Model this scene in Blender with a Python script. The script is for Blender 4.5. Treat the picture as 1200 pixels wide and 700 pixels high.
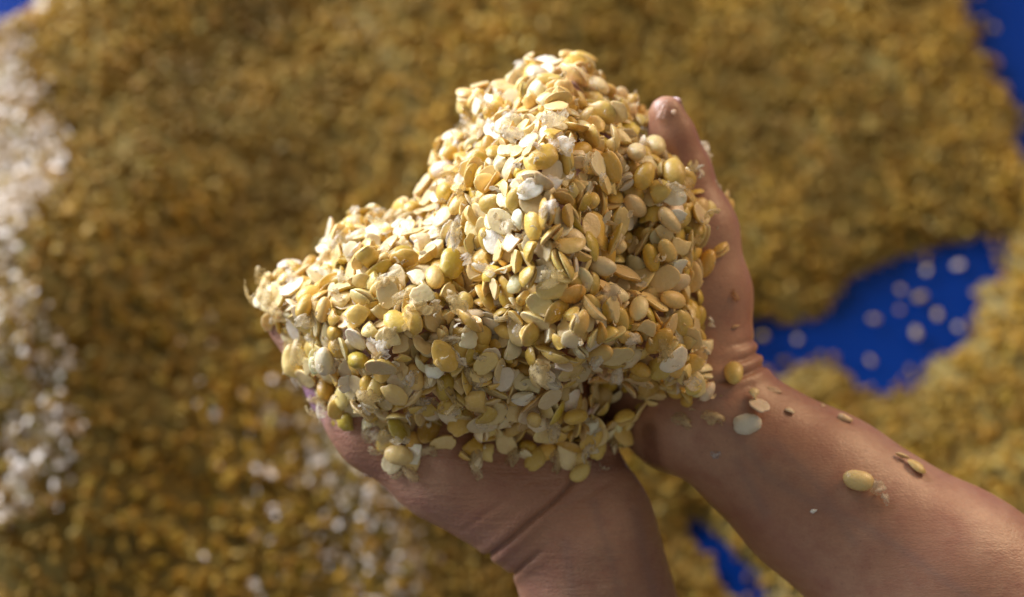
import bpy, math
import numpy as np
from mathutils import Vector, Matrix, Quaternion
from mathutils.bvhtree import BVHTree

for o in list(bpy.data.objects): bpy.data.objects.remove(o)
SC = bpy.context.scene
COL = SC.collection
rng = np.random.default_rng(11)

# ------------------------------------------------------------------ camera
PITCH = math.radians(60)
FOC = 0.62                                     # metres from the lens to the held heap
AX = Vector((1, 0, 0)); AU = Vector((0, math.sin(PITCH), math.cos(PITCH))); AF = Vector((0, math.cos(PITCH), -math.sin(PITCH)))
CAM = Vector((0, -FOC*math.cos(PITCH), 0.52 + FOC*math.sin(PITCH)))
cd = bpy.data.cameras.new('camera'); cam = bpy.data.objects.new('camera', cd); COL.objects.link(cam)
cam.matrix_world = Matrix((( AX.x, AU.x, -AF.x, CAM.x), (AX.y, AU.y, -AF.y, CAM.y), (AX.z, AU.z, -AF.z, CAM.z), (0, 0, 0, 1)))
cd.sensor_width = 36; cd.lens = 60; cd.clip_start = .02; cd.clip_end = 60
cd.dof.use_dof = True; cd.dof.focus_distance = FOC-.018; cd.dof.aperture_fstop = 4.8; cd.dof.aperture_blades = 0
SC.camera = cam

# ------------------------------------------------------------------ light
w = bpy.data.worlds.new('World'); SC.world = w; w.use_nodes = True
bg = w.node_tree.nodes['Background']; bg.inputs[0].default_value = (1.0, .98, .93, 1); bg.inputs[1].default_value = .25
def area(name, loc, aim, sx, sy, power, col):
    l = bpy.data.lights.new(name, 'AREA'); l.shape = 'RECTANGLE'; l.size = sx; l.size_y = sy; l.energy = power; l.color = col
    o = bpy.data.objects.new(name, l); COL.objects.link(o); o.location = loc
    o.rotation_euler = (Vector(aim)-Vector(loc)).to_track_quat('-Z', 'Y').to_euler(); return o
area('doorway_light', (-1.55, 1.35, 1.10), (0, .12, .35), 2.1, 1.5, 175, (.83, .87, 1.0))
area('warm_bounce_light', (1.35, 1.25, 1.15), (.32, .36, .15), .8, .8, 21, (1.0, .66, .38))  # unseen warm bounce from the right, added as an area light
SC.view_settings.view_transform = 'Standard'; SC.view_settings.look = 'None'
SC.view_settings.exposure = 0; SC.view_settings.gamma = 1; SC.view_settings.use_curve_mapping = False

# ------------------------------------------------------------------ frames
# local frame of the held heap: x right, y up the slope towards the far side, z out of the heap
S = 0.31e-3                                    # metres per photo pixel at the heap
ORI = CAM + AF*FOC
ML = Matrix(((AX.x, AU.x, -AF.x, ORI.x), (AX.y, AU.y, -AF.y, ORI.y), (AX.z, AU.z, -AF.z, ORI.z), (0, 0, 0, 1)))
RL = ML.to_3x3()
def L(px, py, c=0.0):
    k = S*(FOC-c)/FOC
    return np.array([(px-600)*k, (350-py)*k, c])
def ground(px, py, z=0.0):
    d = AF + AX*((px-600)*S/FOC) + AU*((350-py)*S/FOC)
    return CAM + d*((z-CAM.z)/d.z)
def photo_px(v):                               # where a world point falls, for choosing words like "peak" or "left end"
    r = v-CAM; z = r.dot(AF); return 600+r.dot(AX)/z*FOC/S, 350-r.dot(AU)/z*FOC/S

# ------------------------------------------------------------------ materials
def mat(name):
    m = bpy.data.materials.new(name); m.use_nodes = True
    nt = m.node_tree; b = nt.nodes['Principled BSDF']
    return m, nt, b, nt.nodes, nt.links
def node(nt, t, **kw):
    n = nt.nodes.new(t)
    for k, v in kw.items():
        if hasattr(n, k): setattr(n, k, v)
    return n
def mixc(nt, f, a, b, mode='MIX'):
    n = nt.nodes.new('ShaderNodeMix'); n.data_type = 'RGBA'; n.blend_type = mode
    for s, v in ((n.inputs[0], f), (n.inputs[6], a), (n.inputs[7], b)):
        if isinstance(v, bpy.types.NodeSocket): nt.links.new(v, s)
        elif isinstance(v, (int, float)): s.default_value = v
        else: s.default_value = (*v, 1)
    return n.outputs[2]
def noise(nt, scale, detail=3, coord=None, rough=.55):
    n = nt.nodes.new('ShaderNodeTexNoise'); n.inputs['Scale'].default_value = scale; n.inputs['Detail'].default_value = detail; n.inputs['Roughness'].default_value = rough
    if coord is not None: nt.links.new(coord, n.inputs['Vector'])
    return n.outputs['Fac']
def ramp(nt, v, lo, hi, a=0., b=1.):
    n = nt.nodes.new('ShaderNodeMapRange'); n.inputs[1].default_value = lo; n.inputs[2].default_value = hi; n.inputs[3].default_value = a; n.inputs[4].default_value = b
    nt.links.new(v, n.inputs[0]); return n.outputs[0]
def objcoord(nt): return nt.nodes.new('ShaderNodeTexCoord').outputs['Object']
def geo_pos(nt): return nt.nodes.new('ShaderNodeNewGeometry').outputs['Position']

def bean_material(name, per_object, near=True):
    m, nt, b, N, K = mat(name)
    if per_object: col = N.new('ShaderNodeObjectInfo').outputs['Color']
    else:
        a = N.new('ShaderNodeAttribute'); a.attribute_name = 'tone'; col = a.outputs['Color']
    if near:
        co = objcoord(nt) if per_object else geo_pos(nt)
        fa = N.new('ShaderNodeAttribute'); fa.attribute_name = 'flat'; flat = fa.outputs['Fac']
        n1 = noise(nt, 260, 3, co); n2 = noise(nt, 900, 3, co)
        pale = mixc(nt, .32, col, (.86, .77, .56))
        c1 = mixc(nt, flat, col, pale)
        c2 = mixc(nt, ramp(nt, n1, .5, .8, 0, .32), c1, (.55, .32, .10))
        c3 = mixc(nt, ramp(nt, n2, .55, .75, 0, .18), c2, (.86, .78, .62))
        K.new(c3, b.inputs['Base Color'])
        rr = ramp(nt, n1, .3, .7, .20, .42); K.new(rr, b.inputs['Roughness'])
        bp = N.new('ShaderNodeBump'); bp.inputs['Strength'].default_value = .55; bp.inputs['Distance'].default_value = .0007
        K.new(noise(nt, 420, 5, co, .65), bp.inputs['Height']); K.new(bp.outputs[0], b.inputs['Normal'])
        b.inputs['Subsurface Weight'].default_value = .15; b.inputs['Subsurface Radius'].default_value = (1, .6, .15); b.inputs['Subsurface Scale'].default_value = .0020
        b.inputs['Coat Weight'].default_value = .12; b.inputs['Coat Roughness'].default_value = .08; b.inputs['Specular IOR Level'].default_value = .38
    else:
        K.new(col, b.inputs['Base Color']); b.inputs['Roughness'].default_value = .6; b.inputs['Specular IOR Level'].default_value = .25
    return m
M_BEAN = bean_material('soybean_flesh', True)
M_BEANS = bean_material('soybean_flesh_massed', False)
M_FAR = bean_material('soybean_far', False, near=False)

def husk_material(name, per_object, clear=.3):
    m, nt, b, N, K = mat(name)
    if per_object: col = N.new('ShaderNodeObjectInfo').outputs['Color']
    else:
        a = N.new('ShaderNodeAttribute'); a.attribute_name = 'tone'; col = a.outputs['Color']
    co = objcoord(nt)
    K.new(col, b.inputs['Base Color']); b.inputs['Roughness'].default_value = .28
    bp = N.new('ShaderNodeBump'); bp.inputs['Strength'].default_value = .6; bp.inputs['Distance'].default_value = .0006
    K.new(noise(nt, 600, 4, co), bp.inputs['Height']); K.new(bp.outputs[0], b.inputs['Normal'])
    tl = N.new('ShaderNodeBsdfTranslucent'); K.new(col, tl.inputs[0])
    tp = N.new('ShaderNodeBsdfTransparent')
    m1 = N.new('ShaderNodeMixShader'); m1.inputs[0].default_value = .35; K.new(b.outputs[0], m1.inputs[1]); K.new(tl.outputs[0], m1.inputs[2])
    m2 = N.new('ShaderNodeMixShader'); K.new(ramp(nt, noise(nt, 350, 2, co), .3, .7, clear*.4, clear*1.6), m2.inputs[0])
    K.new(m1.outputs[0], m2.inputs[1]); K.new(tp.outputs[0], m2.inputs[2])
    K.new(m2.outputs[0], N['Material Output'].inputs['Surface'])
    return m
M_HUSK = husk_material('soybean_skin', True, .6)
M_HUSKS = husk_material('soybean_skin_massed', False, .2)

def skin_material(name, line_rot):
    m, nt, b, N, K = mat(name)
    co = objcoord(nt)
    big = noise(nt, 28, 3, co); mid = noise(nt, 110, 4, co); fine = noise(nt, 900, 3, co)
    c = mixc(nt, ramp(nt, big, .38, .62), (.41, .20, .115), (.48, .265, .16))
    c = mixc(nt, ramp(nt, mid, .42, .72, 0, .6), c, (.33, .13, .08))
    c = mixc(nt, ramp(nt, fine, .35, .7, 0, .16), c, (.16, .07, .045))
    vp = N.new('ShaderNodeTexVoronoi'); vp.inputs['Scale'].default_value = 260; K.new(co, vp.inputs['Vector'])
    c = mixc(nt, ramp(nt, vp.outputs['Distance'], .0, .16, .35, 0), c, (.15, .06, .04))
    def at(n):
        a = N.new('ShaderNodeAttribute'); a.attribute_name = n; return a.outputs['Fac']
    c = mixc(nt, at('palm'), c, (.25, .16, .13))
    c = mixc(nt, at('lilac'), c, (.36, .20, .40))  # lilac patch at the thumb edge, violet reflected light painted into the skin
    wetn = N.new('ShaderNodeMath'); wetn.operation = 'MULTIPLY'; K.new(at('wet'), wetn.inputs[0]); K.new(ramp(nt, mid, .1, .5, .4, .9), wetn.inputs[1])
    c = mixc(nt, wetn.outputs[0], c, (.20, .085, .05))
    c = mixc(nt, at('fold'), c, (.12, .045, .025))  # folds darkened in colour, painted shade that grows with crease depth
    K.new(c, b.inputs['Base Color'])
    r = mixc(nt, wetn.outputs[0], (.40, .40, .40), (.16, .16, .16)); K.new(r, b.inputs['Roughness'])
    b.inputs['Subsurface Weight'].default_value = .18; b.inputs['Subsurface Radius'].default_value = (1, .35, .2); b.inputs['Subsurface Scale'].default_value = .004
    # skin relief: crossing fine lines, longer lines along the folds, pores
    vo = N.new('ShaderNodeTexVoronoi'); vo.feature = 'DISTANCE_TO_EDGE'; vo.inputs['Scale'].default_value = 900
    mp = N.new('ShaderNodeMapping'); mp.inputs['Rotation'].default_value = (0, 0, -line_rot); mp.inputs['Scale'].default_value = (.45, 1, 1)
    K.new(co, mp.inputs['Vector']); K.new(mp.outputs[0], vo.inputs['Vector'])
    mp2 = N.new('ShaderNodeMapping'); mp2.inputs['Rotation'].default_value = (0, 0, -line_rot); mp2.inputs['Scale'].default_value = (.09, 1, .5)
    K.new(co, mp2.inputs['Vector'])
    ln = noise(nt, 430, 4, mp2.outputs[0], .6)
    h = N.new('ShaderNodeMath'); h.operation = 'MULTIPLY_ADD'; h.inputs[1].default_value = .35; K.new(ramp(nt, vo.outputs['Distance'], 0, .25), h.inputs[0])
    h2 = N.new('ShaderNodeMath'); h2.operation = 'MULTIPLY'; h2.inputs[1].default_value = 2.4 if line_rot > 0 else 1.5; K.new(ln, h2.inputs[0]); K.new(h2.outputs[0], h.inputs[2])
    bp = N.new('ShaderNodeBump'); bp.inputs['Strength'].default_value = .5 if line_rot > 0 else .22; bp.inputs['Distance'].default_value = .0007
    K.new(h.outputs[0], bp.inputs['Height']); K.new(bp.outputs[0], b.inputs['Normal'])
    return m
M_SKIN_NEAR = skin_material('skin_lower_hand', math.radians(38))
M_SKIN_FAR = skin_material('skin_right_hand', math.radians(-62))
def plain(name, col, rough=.5, bump=None):
    m, nt, b, N, K = mat(name); co = objcoord(nt)
    K.new(mixc(nt, noise(nt, 30, 4, co), [x*.8 for x in col], [min(1, x*1.15) for x in col]), b.inputs['Base Color']); b.inputs['Roughness'].default_value = rough
    if bump:
        bp = N.new('ShaderNodeBump'); bp.inputs['Strength'].default_value = .4; bp.inputs['Distance'].default_value = bump[1]
        K.new(noise(nt, bump[0], 4, co), bp.inputs['Height']); K.new(bp.outputs[0], b.inputs['Normal'])
    return m
M_NAIL = plain('finger_nail', (.45, .27, .22), .3)
M_FLOOR = plain('concrete', (.27, .26, .24), .85, (40, .004))
def tarp_material():
    m, nt, b, N, K = mat('blue_tarpaulin'); co = objcoord(nt)
    wv = N.new('ShaderNodeTexWave'); wv.inputs['Scale'].default_value = 160; K.new(co, wv.inputs['Vector'])
    wv2 = N.new('ShaderNodeTexWave'); wv2.bands_direction = 'Y'; wv2.inputs['Scale'].default_value = 160; K.new(co, wv2.inputs['Vector'])
    ad = N.new('ShaderNodeMath'); ad.operation = 'ADD'; K.new(wv.outputs['Fac'], ad.inputs[0]); K.new(wv2.outputs['Fac'], ad.inputs[1])
    K.new(mixc(nt, noise(nt, 14, 4, co), (.0005, .014, .105), (.0007, .024, .155)), b.inputs['Base Color']); b.inputs['Roughness'].default_value = .4; b.inputs['Specular IOR Level'].default_value = .03
    bp = N.new('ShaderNodeBump'); bp.inputs['Strength'].default_value = .3; bp.inputs['Distance'].default_value = .0008
    K.new(ad.outputs[0], bp.inputs['Height']); K.new(bp.outputs[0], b.inputs['Normal']); return m
M_TARP = tarp_material()

# ------------------------------------------------------------------ mesh helpers
def mesh_np(name, V, F, material, smooth=True, attrs=None):
    me = bpy.data.meshes.new(name); V = np.asarray(V, np.float32)
    if isinstance(F, np.ndarray):
        n, k = F.shape
        me.vertices.add(len(V)); me.vertices.foreach_set('co', V.ravel())
        me.loops.add(n*k); me.loops.foreach_set('vertex_index', F.astype(np.int32).ravel())
        me.polygons.add(n); me.polygons.foreach_set('loop_start', np.arange(0, n*k, k, dtype=np.int32))
        me.update(calc_edges=True)
    else:
        me.from_pydata(V.tolist(), [], F); me.update()
    if smooth: me.polygons.foreach_set('use_smooth', np.ones(len(me.polygons), bool))
    for k, v in (attrs or {}).items():
        v = np.asarray(v, np.float32)
        if v.ndim == 1: a = me.attributes.new(k, 'FLOAT', 'POINT'); a.data.foreach_set('value', v)
        else:
            a = me.attributes.new(k, 'FLOAT_COLOR', 'POINT'); a.data.foreach_set('color', np.concatenate([v, np.ones((len(v), 1), np.float32)], 1).ravel())
    if material: me.materials.append(material)
    return me
def link(name, data, M=None, parent=None, label=None, cat=None, group=None, kind=None, color=None, auto=None):
    o = bpy.data.objects.new(name, data); COL.objects.link(o)
    if parent is not None: o.parent = parent
    if M is not None: o.matrix_basis = M
    if label: o['label'] = label
    if cat: o['category'] = cat
    if group: o['group'] = group
    if kind: o['kind'] = kind
    if auto: o['auto'] = auto
    if color is not None: o.color = (*[float(c) for c in color], 1)
    return o
def vnoise(P, f, seed):                        # cheap smooth 3-D noise from summed sines
    r = np.random.default_rng(seed); s = 0
    for k in range(5):
        d = r.normal(size=3); d *= f*(.7+.6*r.random())/np.linalg.norm(d); s = s+np.sin(P@d+r.random()*6.28)
    return s/3.2

# ------------------------------------------------------------------ setting: floor, tarp, the big pile
n = 60; xs = np.linspace(-3, 3, n)
gx, gy = np.meshgrid(xs, xs+.3)
def grid_faces(nx, ny):
    i = np.arange(nx*ny).reshape(ny, nx)
    return np.stack([i[:-1, :-1], i[:-1, 1:], i[1:, 1:], i[1:, :-1]], -1).reshape(-1, 4)
link('floor', mesh_np('floor', np.stack([gx.ravel(), gy.ravel(), np.full(n*n, -.012)], 1), grid_faces(n, n), M_FLOOR), kind='structure')
n = 161; tx, ty_ = np.meshgrid(np.linspace(-1.5, 1.5, n), np.linspace(-1.0, 1.7, n))
tp = np.stack([tx.ravel(), ty_.ravel(), np.zeros(n*n)], 1)
tp[:, 2] = .0015*vnoise(tp, 23, 3)+.001*vnoise(tp, 61, 4)
t = link('blue_tarp', mesh_np('blue_tarp', tp, grid_faces(n, n), M_TARP), label='blue plastic tarp spread under the big blurred pile of soybeans', cat='tarp')
sm = t.modifiers.new('thickness', 'SOLIDIFY'); sm.thickness = .001; sm.offset = -1

def seg_dist(P, a, b):
    ab = b-a; t = np.clip(((P-a)@ab)/(ab@ab), 0, 1); return np.linalg.norm(P-(a+t[..., None]*ab), axis=-1)
def poly_dist(P, pts): return np.min([seg_dist(P, pts[i], pts[i+1]) for i in range(len(pts)-1)], 0)
def inside(P, poly):
    r = np.zeros(len(P), bool)
    for i in range(len(poly)):
        a, b = poly[i], poly[(i+1) % len(poly)]
        if a[1] == b[1]: continue
        m = (a[1] > P[:, 1]) != (b[1] > P[:, 1]); xi = (b[0]-a[0])*(P[:, 1]-a[1])/(b[1]-a[1])+a[0]; r ^= m & (P[:, 0] < xi)
    return r
def gpoly(pts, z=.0): return np.array([ground(x, y, z).to_tuple()[:2] for x, y in pts])
BARE = [gpoly(p) for p in (
    [(900, 362), (925, 374), (965, 360), (1000, 326), (1060, 288), (1125, 270), (1184, 274), (1186, 326), (1156, 336), (1154, 356), (1140, 402), (1098, 440), (1080, 466), (1006, 472), (978, 444), (952, 424), (925, 444), (870, 456), (865, 385)],
    [(815, 612), (850, 640), (886, 684), (898, 716), (868, 716), (838, 672), (818, 640)],
    [(-330, -160), (62, -160), (52, 10), (34, 44), (-6, 70), (-330, 190)],
    [(1112, -160), (1124, 10), (1156, 70), (1182, 130), (1198, 190), (1270, 240), (1600, 250), (1600, -160)])]
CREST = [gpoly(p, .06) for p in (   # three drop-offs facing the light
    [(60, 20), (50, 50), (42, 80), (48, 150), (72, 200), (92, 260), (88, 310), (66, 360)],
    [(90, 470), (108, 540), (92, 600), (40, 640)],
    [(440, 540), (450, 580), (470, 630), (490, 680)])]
AMP = (.085, .026, .032); WID = (.050, .028, .032)
def side_of(P, c):
    ds = np.array([seg_dist(P, c[k], c[k+1]) for k in range(len(c)-1)]); i = np.argmin(ds, 0); sd = ds.min(0)
    ab = (c[1:]-c[:-1])[i]; ap = P-c[:-1][i]
    return sd, np.sign(ab[:, 0]*ap[:, 1]-ab[:, 1]*ap[:, 0])*sd
def pile_h(P):                                 # height of the spread pile over the tarp at ground points P (n,2)
    d = np.full(len(P), 9.)
    for b in BARE:
        s = np.min([seg_dist(P, b[i], b[(i+1) % len(b)]) for i in range(len(b))], 0); s[inside(P, b)] *= -1; d = np.minimum(d, s)
    d = np.minimum(d, .62-np.hypot((P[:, 0])/1.25, P[:, 1]-.30))          # the pile ends a little outside the picture
    e = d+.005*vnoise(np.c_[P, P[:, :1]*0], 60, 5)+.003*vnoise(np.c_[P, P[:, :1]*0], 190, 6)
    t = np.clip(e/.085, 0, 1); t2 = np.clip(e/.30, 0, 1)
    h = .022*np.sqrt(np.clip(1-(1-t)**2, 0, 1))+.035*t2*t2*(3-2*t2)
    P3 = np.c_[P, np.zeros(len(P))]
    h += t*(.016*vnoise(P3, 15, 8)+.0075*vnoise(P3, 46, 9)+.0035*vnoise(P3, 110, 10))
    for c, a, wd in zip(CREST, AMP, WID):      # scarps: high to the right of the crest line, dropping towards the light
        sd, q = side_of(P, c)                  # q > 0 on the far side from the light
        h += t*a*np.where(q > 0, np.exp(-(q/(wd*3.2))**2), np.exp(-(q/wd)**2))
    return np.where(e > 0, np.maximum(h, .004), -.02), e
def white_w(P):                                # where pale skins are massed, painting the glare of the lit slopes
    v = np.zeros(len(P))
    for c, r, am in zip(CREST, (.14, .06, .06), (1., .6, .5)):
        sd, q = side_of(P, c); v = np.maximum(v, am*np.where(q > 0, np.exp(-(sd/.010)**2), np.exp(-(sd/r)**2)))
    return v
n1, n2 = 301, 271
gx, gy = np.meshgrid(np.linspace(-.85, .85, n1), np.linspace(-.40, 1.0, n2)); PG = np.stack([gx.ravel(), gy.ravel()], 1)
HG, EG = pile_h(PG)
hgrid = HG.reshape(n2, n1)
def samp(P):
    fx = (P[:, 0]+.85)/1.7*(n1-1); fy = (P[:, 1]+.40)/1.4*(n2-1); i = np.clip(fx.astype(int), 0, n1-2); j = np.clip(fy.astype(int), 0, n2-2); u = fx-i; v = fy-j
    return hgrid[j, i]*(1-u)*(1-v)+hgrid[j, i+1]*u*(1-v)+hgrid[j+1, i]*(1-u)*v+hgrid[j+1, i+1]*u*v

def sphere_np(nu, nv):                         # unit sphere: vertices, triangles
    V = [(0, 0, 1)]
    for j in range(1, nv):
        for i in range(nu): th = math.pi*j/nv; ph = 2*math.pi*i/nu; V.append((math.sin(th)*math.cos(ph), math.sin(th)*math.sin(ph), math.cos(th)))
    V.append((0, 0, -1)); F = []
    for i in range(nu): F.append((0, 1+i, 1+(i+1) % nu))
    for j in range(nv-2):
        for i in range(nu):
            a = 1+j*nu+i; b = 1+j*nu+(i+1) % nu; F += [(a, a+nu, b+nu), (a, b+nu, b)]
    e = len(V)-1; o = 1+(nv-2)*nu
    for i in range(nu): F.append((e, o+(i+1) % nu, o+i))
    return np.array(V, float), np.array(F)
def rand_rot(n, r):
    q = r.normal(size=(n, 4)); q /= np.linalg.norm(q, axis=1)[:, None]; w_, x, y, z = q.T
    return np.stack([1-2*(y*y+z*z), 2*(x*y-z*w_), 2*(x*z+y*w_), 2*(x*y+z*w_), 1-2*(x*x+z*z), 2*(y*z-x*w_), 2*(x*z-y*w_), 2*(y*z+x*w_), 1-2*(x*x+y*y)], 1).reshape(-1, 3, 3)
PAL = np.array([(.70, .455, .095), (.76, .55, .195), (.81, .655, .36), (.60, .37, .065), (.57, .40, .055), (.73, .505, .125), (.85, .74, .54)])
def tones(n, r, p=(.24, .24, .15, .08, .08, .15, .06)):
    t = PAL[r.choice(len(PAL), n, p=np.array(p)/sum(p))]; return np.clip(t*r.normal(1, .09, (n, 1))*r.normal(1, .03, (n, 3)), .02, .9)

r2 = np.random.default_rng(21)
NB = 46000
cand = r2.uniform((-.84, -.38), (.84, .98), (int(NB*2.2), 2)); hc = samp(cand)
cand = cand[hc > .003][:NB]
ex = r2.uniform((-.6, -.2), (.6, .9), (60000, 2)); ee = pile_h(ex)[1]; ex = ex[(ee < .002) & (ee > -.03) & (r2.random(len(ex)) < .34*np.exp(ee/.006))]
cand = np.concatenate([cand, ex]); hc = np.maximum(samp(cand), .002)
sv, sf = sphere_np(6, 4)
Vl, Fl, Tl = [], [], []
k = len(cand)
dims = np.where(r2.random(k)[:, None] < .35, np.array([(5.0, 3.4, 3.0)]), np.array([(4.9, 3.4, 1.4)]))*.86e-3*r2.normal(1, .12, (k, 1))
Rm = rand_rot(k, r2)
bv = (sv[None]*dims[:, None]) @ Rm.transpose(0, 2, 1)
bv += np.c_[cand, hc+r2.uniform(-.004, .009, k)][:, None]
tn = tones(k, r2, (.32, .14, .05, .26, .10, .12, .01))*np.array([.39, .335, .145])  # same kind of bean tinted darker, the pile's dimmer light put into colour
big = vnoise(np.c_[cand, cand[:, :1]*0], 26, 31)
tn = tn*(1+.26*big[:, None]+.24*vnoise(np.c_[cand, cand[:, :1]*0], 85, 32)[:, None])
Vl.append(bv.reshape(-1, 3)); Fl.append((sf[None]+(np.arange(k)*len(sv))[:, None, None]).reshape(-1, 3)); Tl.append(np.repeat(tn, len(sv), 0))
off = k*len(sv)
# base the beans lie on
gm = grid_faces(n1, n2); keep = (HG[gm] > -.01).any(1); gm = gm[keep]
base = np.c_[PG, np.maximum(HG-.003, -.0005)]
Vl.append(base); Tl.append(np.tile(np.array([[.20, .145, .035]]), (len(base), 1))); 
Fl.append(np.concatenate([gm[:, [0, 1, 2]], gm[:, [0, 2, 3]]])+off)
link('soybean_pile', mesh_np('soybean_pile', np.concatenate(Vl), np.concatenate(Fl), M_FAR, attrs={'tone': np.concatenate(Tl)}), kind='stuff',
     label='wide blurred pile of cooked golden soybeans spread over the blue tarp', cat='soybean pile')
# loose pale skins on the pile, packed densely to whiten its light-struck slopes
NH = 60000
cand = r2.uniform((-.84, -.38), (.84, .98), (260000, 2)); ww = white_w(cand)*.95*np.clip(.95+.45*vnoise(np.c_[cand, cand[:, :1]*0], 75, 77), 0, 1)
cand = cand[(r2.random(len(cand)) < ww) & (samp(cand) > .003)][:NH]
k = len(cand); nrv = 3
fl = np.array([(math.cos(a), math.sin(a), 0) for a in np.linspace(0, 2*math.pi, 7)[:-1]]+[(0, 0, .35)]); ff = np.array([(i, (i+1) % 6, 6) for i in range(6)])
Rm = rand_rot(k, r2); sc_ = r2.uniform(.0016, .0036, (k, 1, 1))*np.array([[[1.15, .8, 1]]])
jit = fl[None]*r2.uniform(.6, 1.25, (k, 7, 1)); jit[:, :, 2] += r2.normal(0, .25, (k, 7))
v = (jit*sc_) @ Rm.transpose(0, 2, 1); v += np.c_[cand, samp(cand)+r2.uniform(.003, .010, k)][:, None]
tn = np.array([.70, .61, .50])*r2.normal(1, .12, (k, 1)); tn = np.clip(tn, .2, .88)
link('skins_and_slope_glare', mesh_np('skins_and_slope_glare', v.reshape(-1, 3), (ff[None]+(np.arange(k)*7)[:, None, None]).reshape(-1, 3), M_FAR, attrs={'tone': np.repeat(tn, 7, 0)}),
     kind='stuff', label='pale loose bean skins that also paint the glare on lit pile slopes', cat='bean skins')

# ------------------------------------------------------------------ hands: one continuous skin each, from a smooth distance field
def smin(a, b, k):
    h = np.clip(.5+.5*(b-a)/k, 0, 1); return b*(1-h)+a*h-k*h*(1-h)
def cone(Q, a, b, ra, rb):
    ab = b-a; t = np.clip(((Q-a)@ab)/(ab@ab), 0, 1); return np.linalg.norm(Q-(a+t[..., None]*ab), axis=-1)-(ra+(rb-ra)*t)
def chain(Q, pts, k):
    d = None
    for (p, q) in zip(pts[:-1], pts[1:]):
        s = cone(Q, L(p[0], p[1], p[2]*S), L(q[0], q[1], q[2]*S), p[3]*S, q[3]*S).astype(np.float32); d = s if d is None else smin(d, s, k)
    return d
def surface_nets(D, org, vs):
    nx, ny, nz = D.shape; sgn = D < 0
    cs = [(i, j, k) for i in (0, 1) for j in (0, 1) for k in (0, 1)]
    sub = lambda A, c: A[c[0]:nx-1+c[0], c[1]:ny-1+c[1], c[2]:nz-1+c[2]]
    cnt = sum(sub(sgn, c).astype(np.int8) for c in cs); act = (cnt > 0) & (cnt < 8)
    ids = np.full(act.shape, -1, np.int64); I = np.argwhere(act); ids[act] = np.arange(len(I))
    val = np.stack([sub(D, c)[act] for c in cs], 1); acc = np.zeros((len(I), 3)); num = np.zeros(len(I)); C_ = np.array(cs, float)
    for a in range(8):
        for b in range(a+1, 8):
            if abs(C_[a]-C_[b]).sum() != 1: continue
            m = (val[:, a] < 0) != (val[:, b] < 0); t = val[m, a]/(val[m, a]-val[m, b]); acc[m] += C_[a]+t[:, None]*(C_[b]-C_[a]); num[m] += 1
    V = (I+acc/num[:, None])*vs+org; Fs = []
    for ax in range(3):
        o = [1 if q == ax else 0 for q in range(3)]; u, v = [(1, 2), (2, 0), (0, 1)][ax]
        A = sgn[:nx-o[0], :ny-o[1], :nz-o[2]]; B = sgn[o[0]:, o[1]:, o[2]:]
        E = np.argwhere(A != B); E = E[(E[:, u] > 0) & (E[:, v] > 0) & (E[:, u] < D.shape[u]-1) & (E[:, v] < D.shape[v]-1)]
        def cid(du, dv):
            X = E.copy(); X[:, u] -= du; X[:, v] -= dv; return ids[X[:, 0], X[:, 1], X[:, 2]]
        q = np.stack([cid(1, 1), cid(0, 1), cid(0, 0), cid(1, 0)], 1); fl_ = ~A[E[:, 0], E[:, 1], E[:, 2]]; q[fl_] = q[fl_][:, ::-1]; Fs.append(q)
    return V, np.concatenate(Fs)
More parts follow.
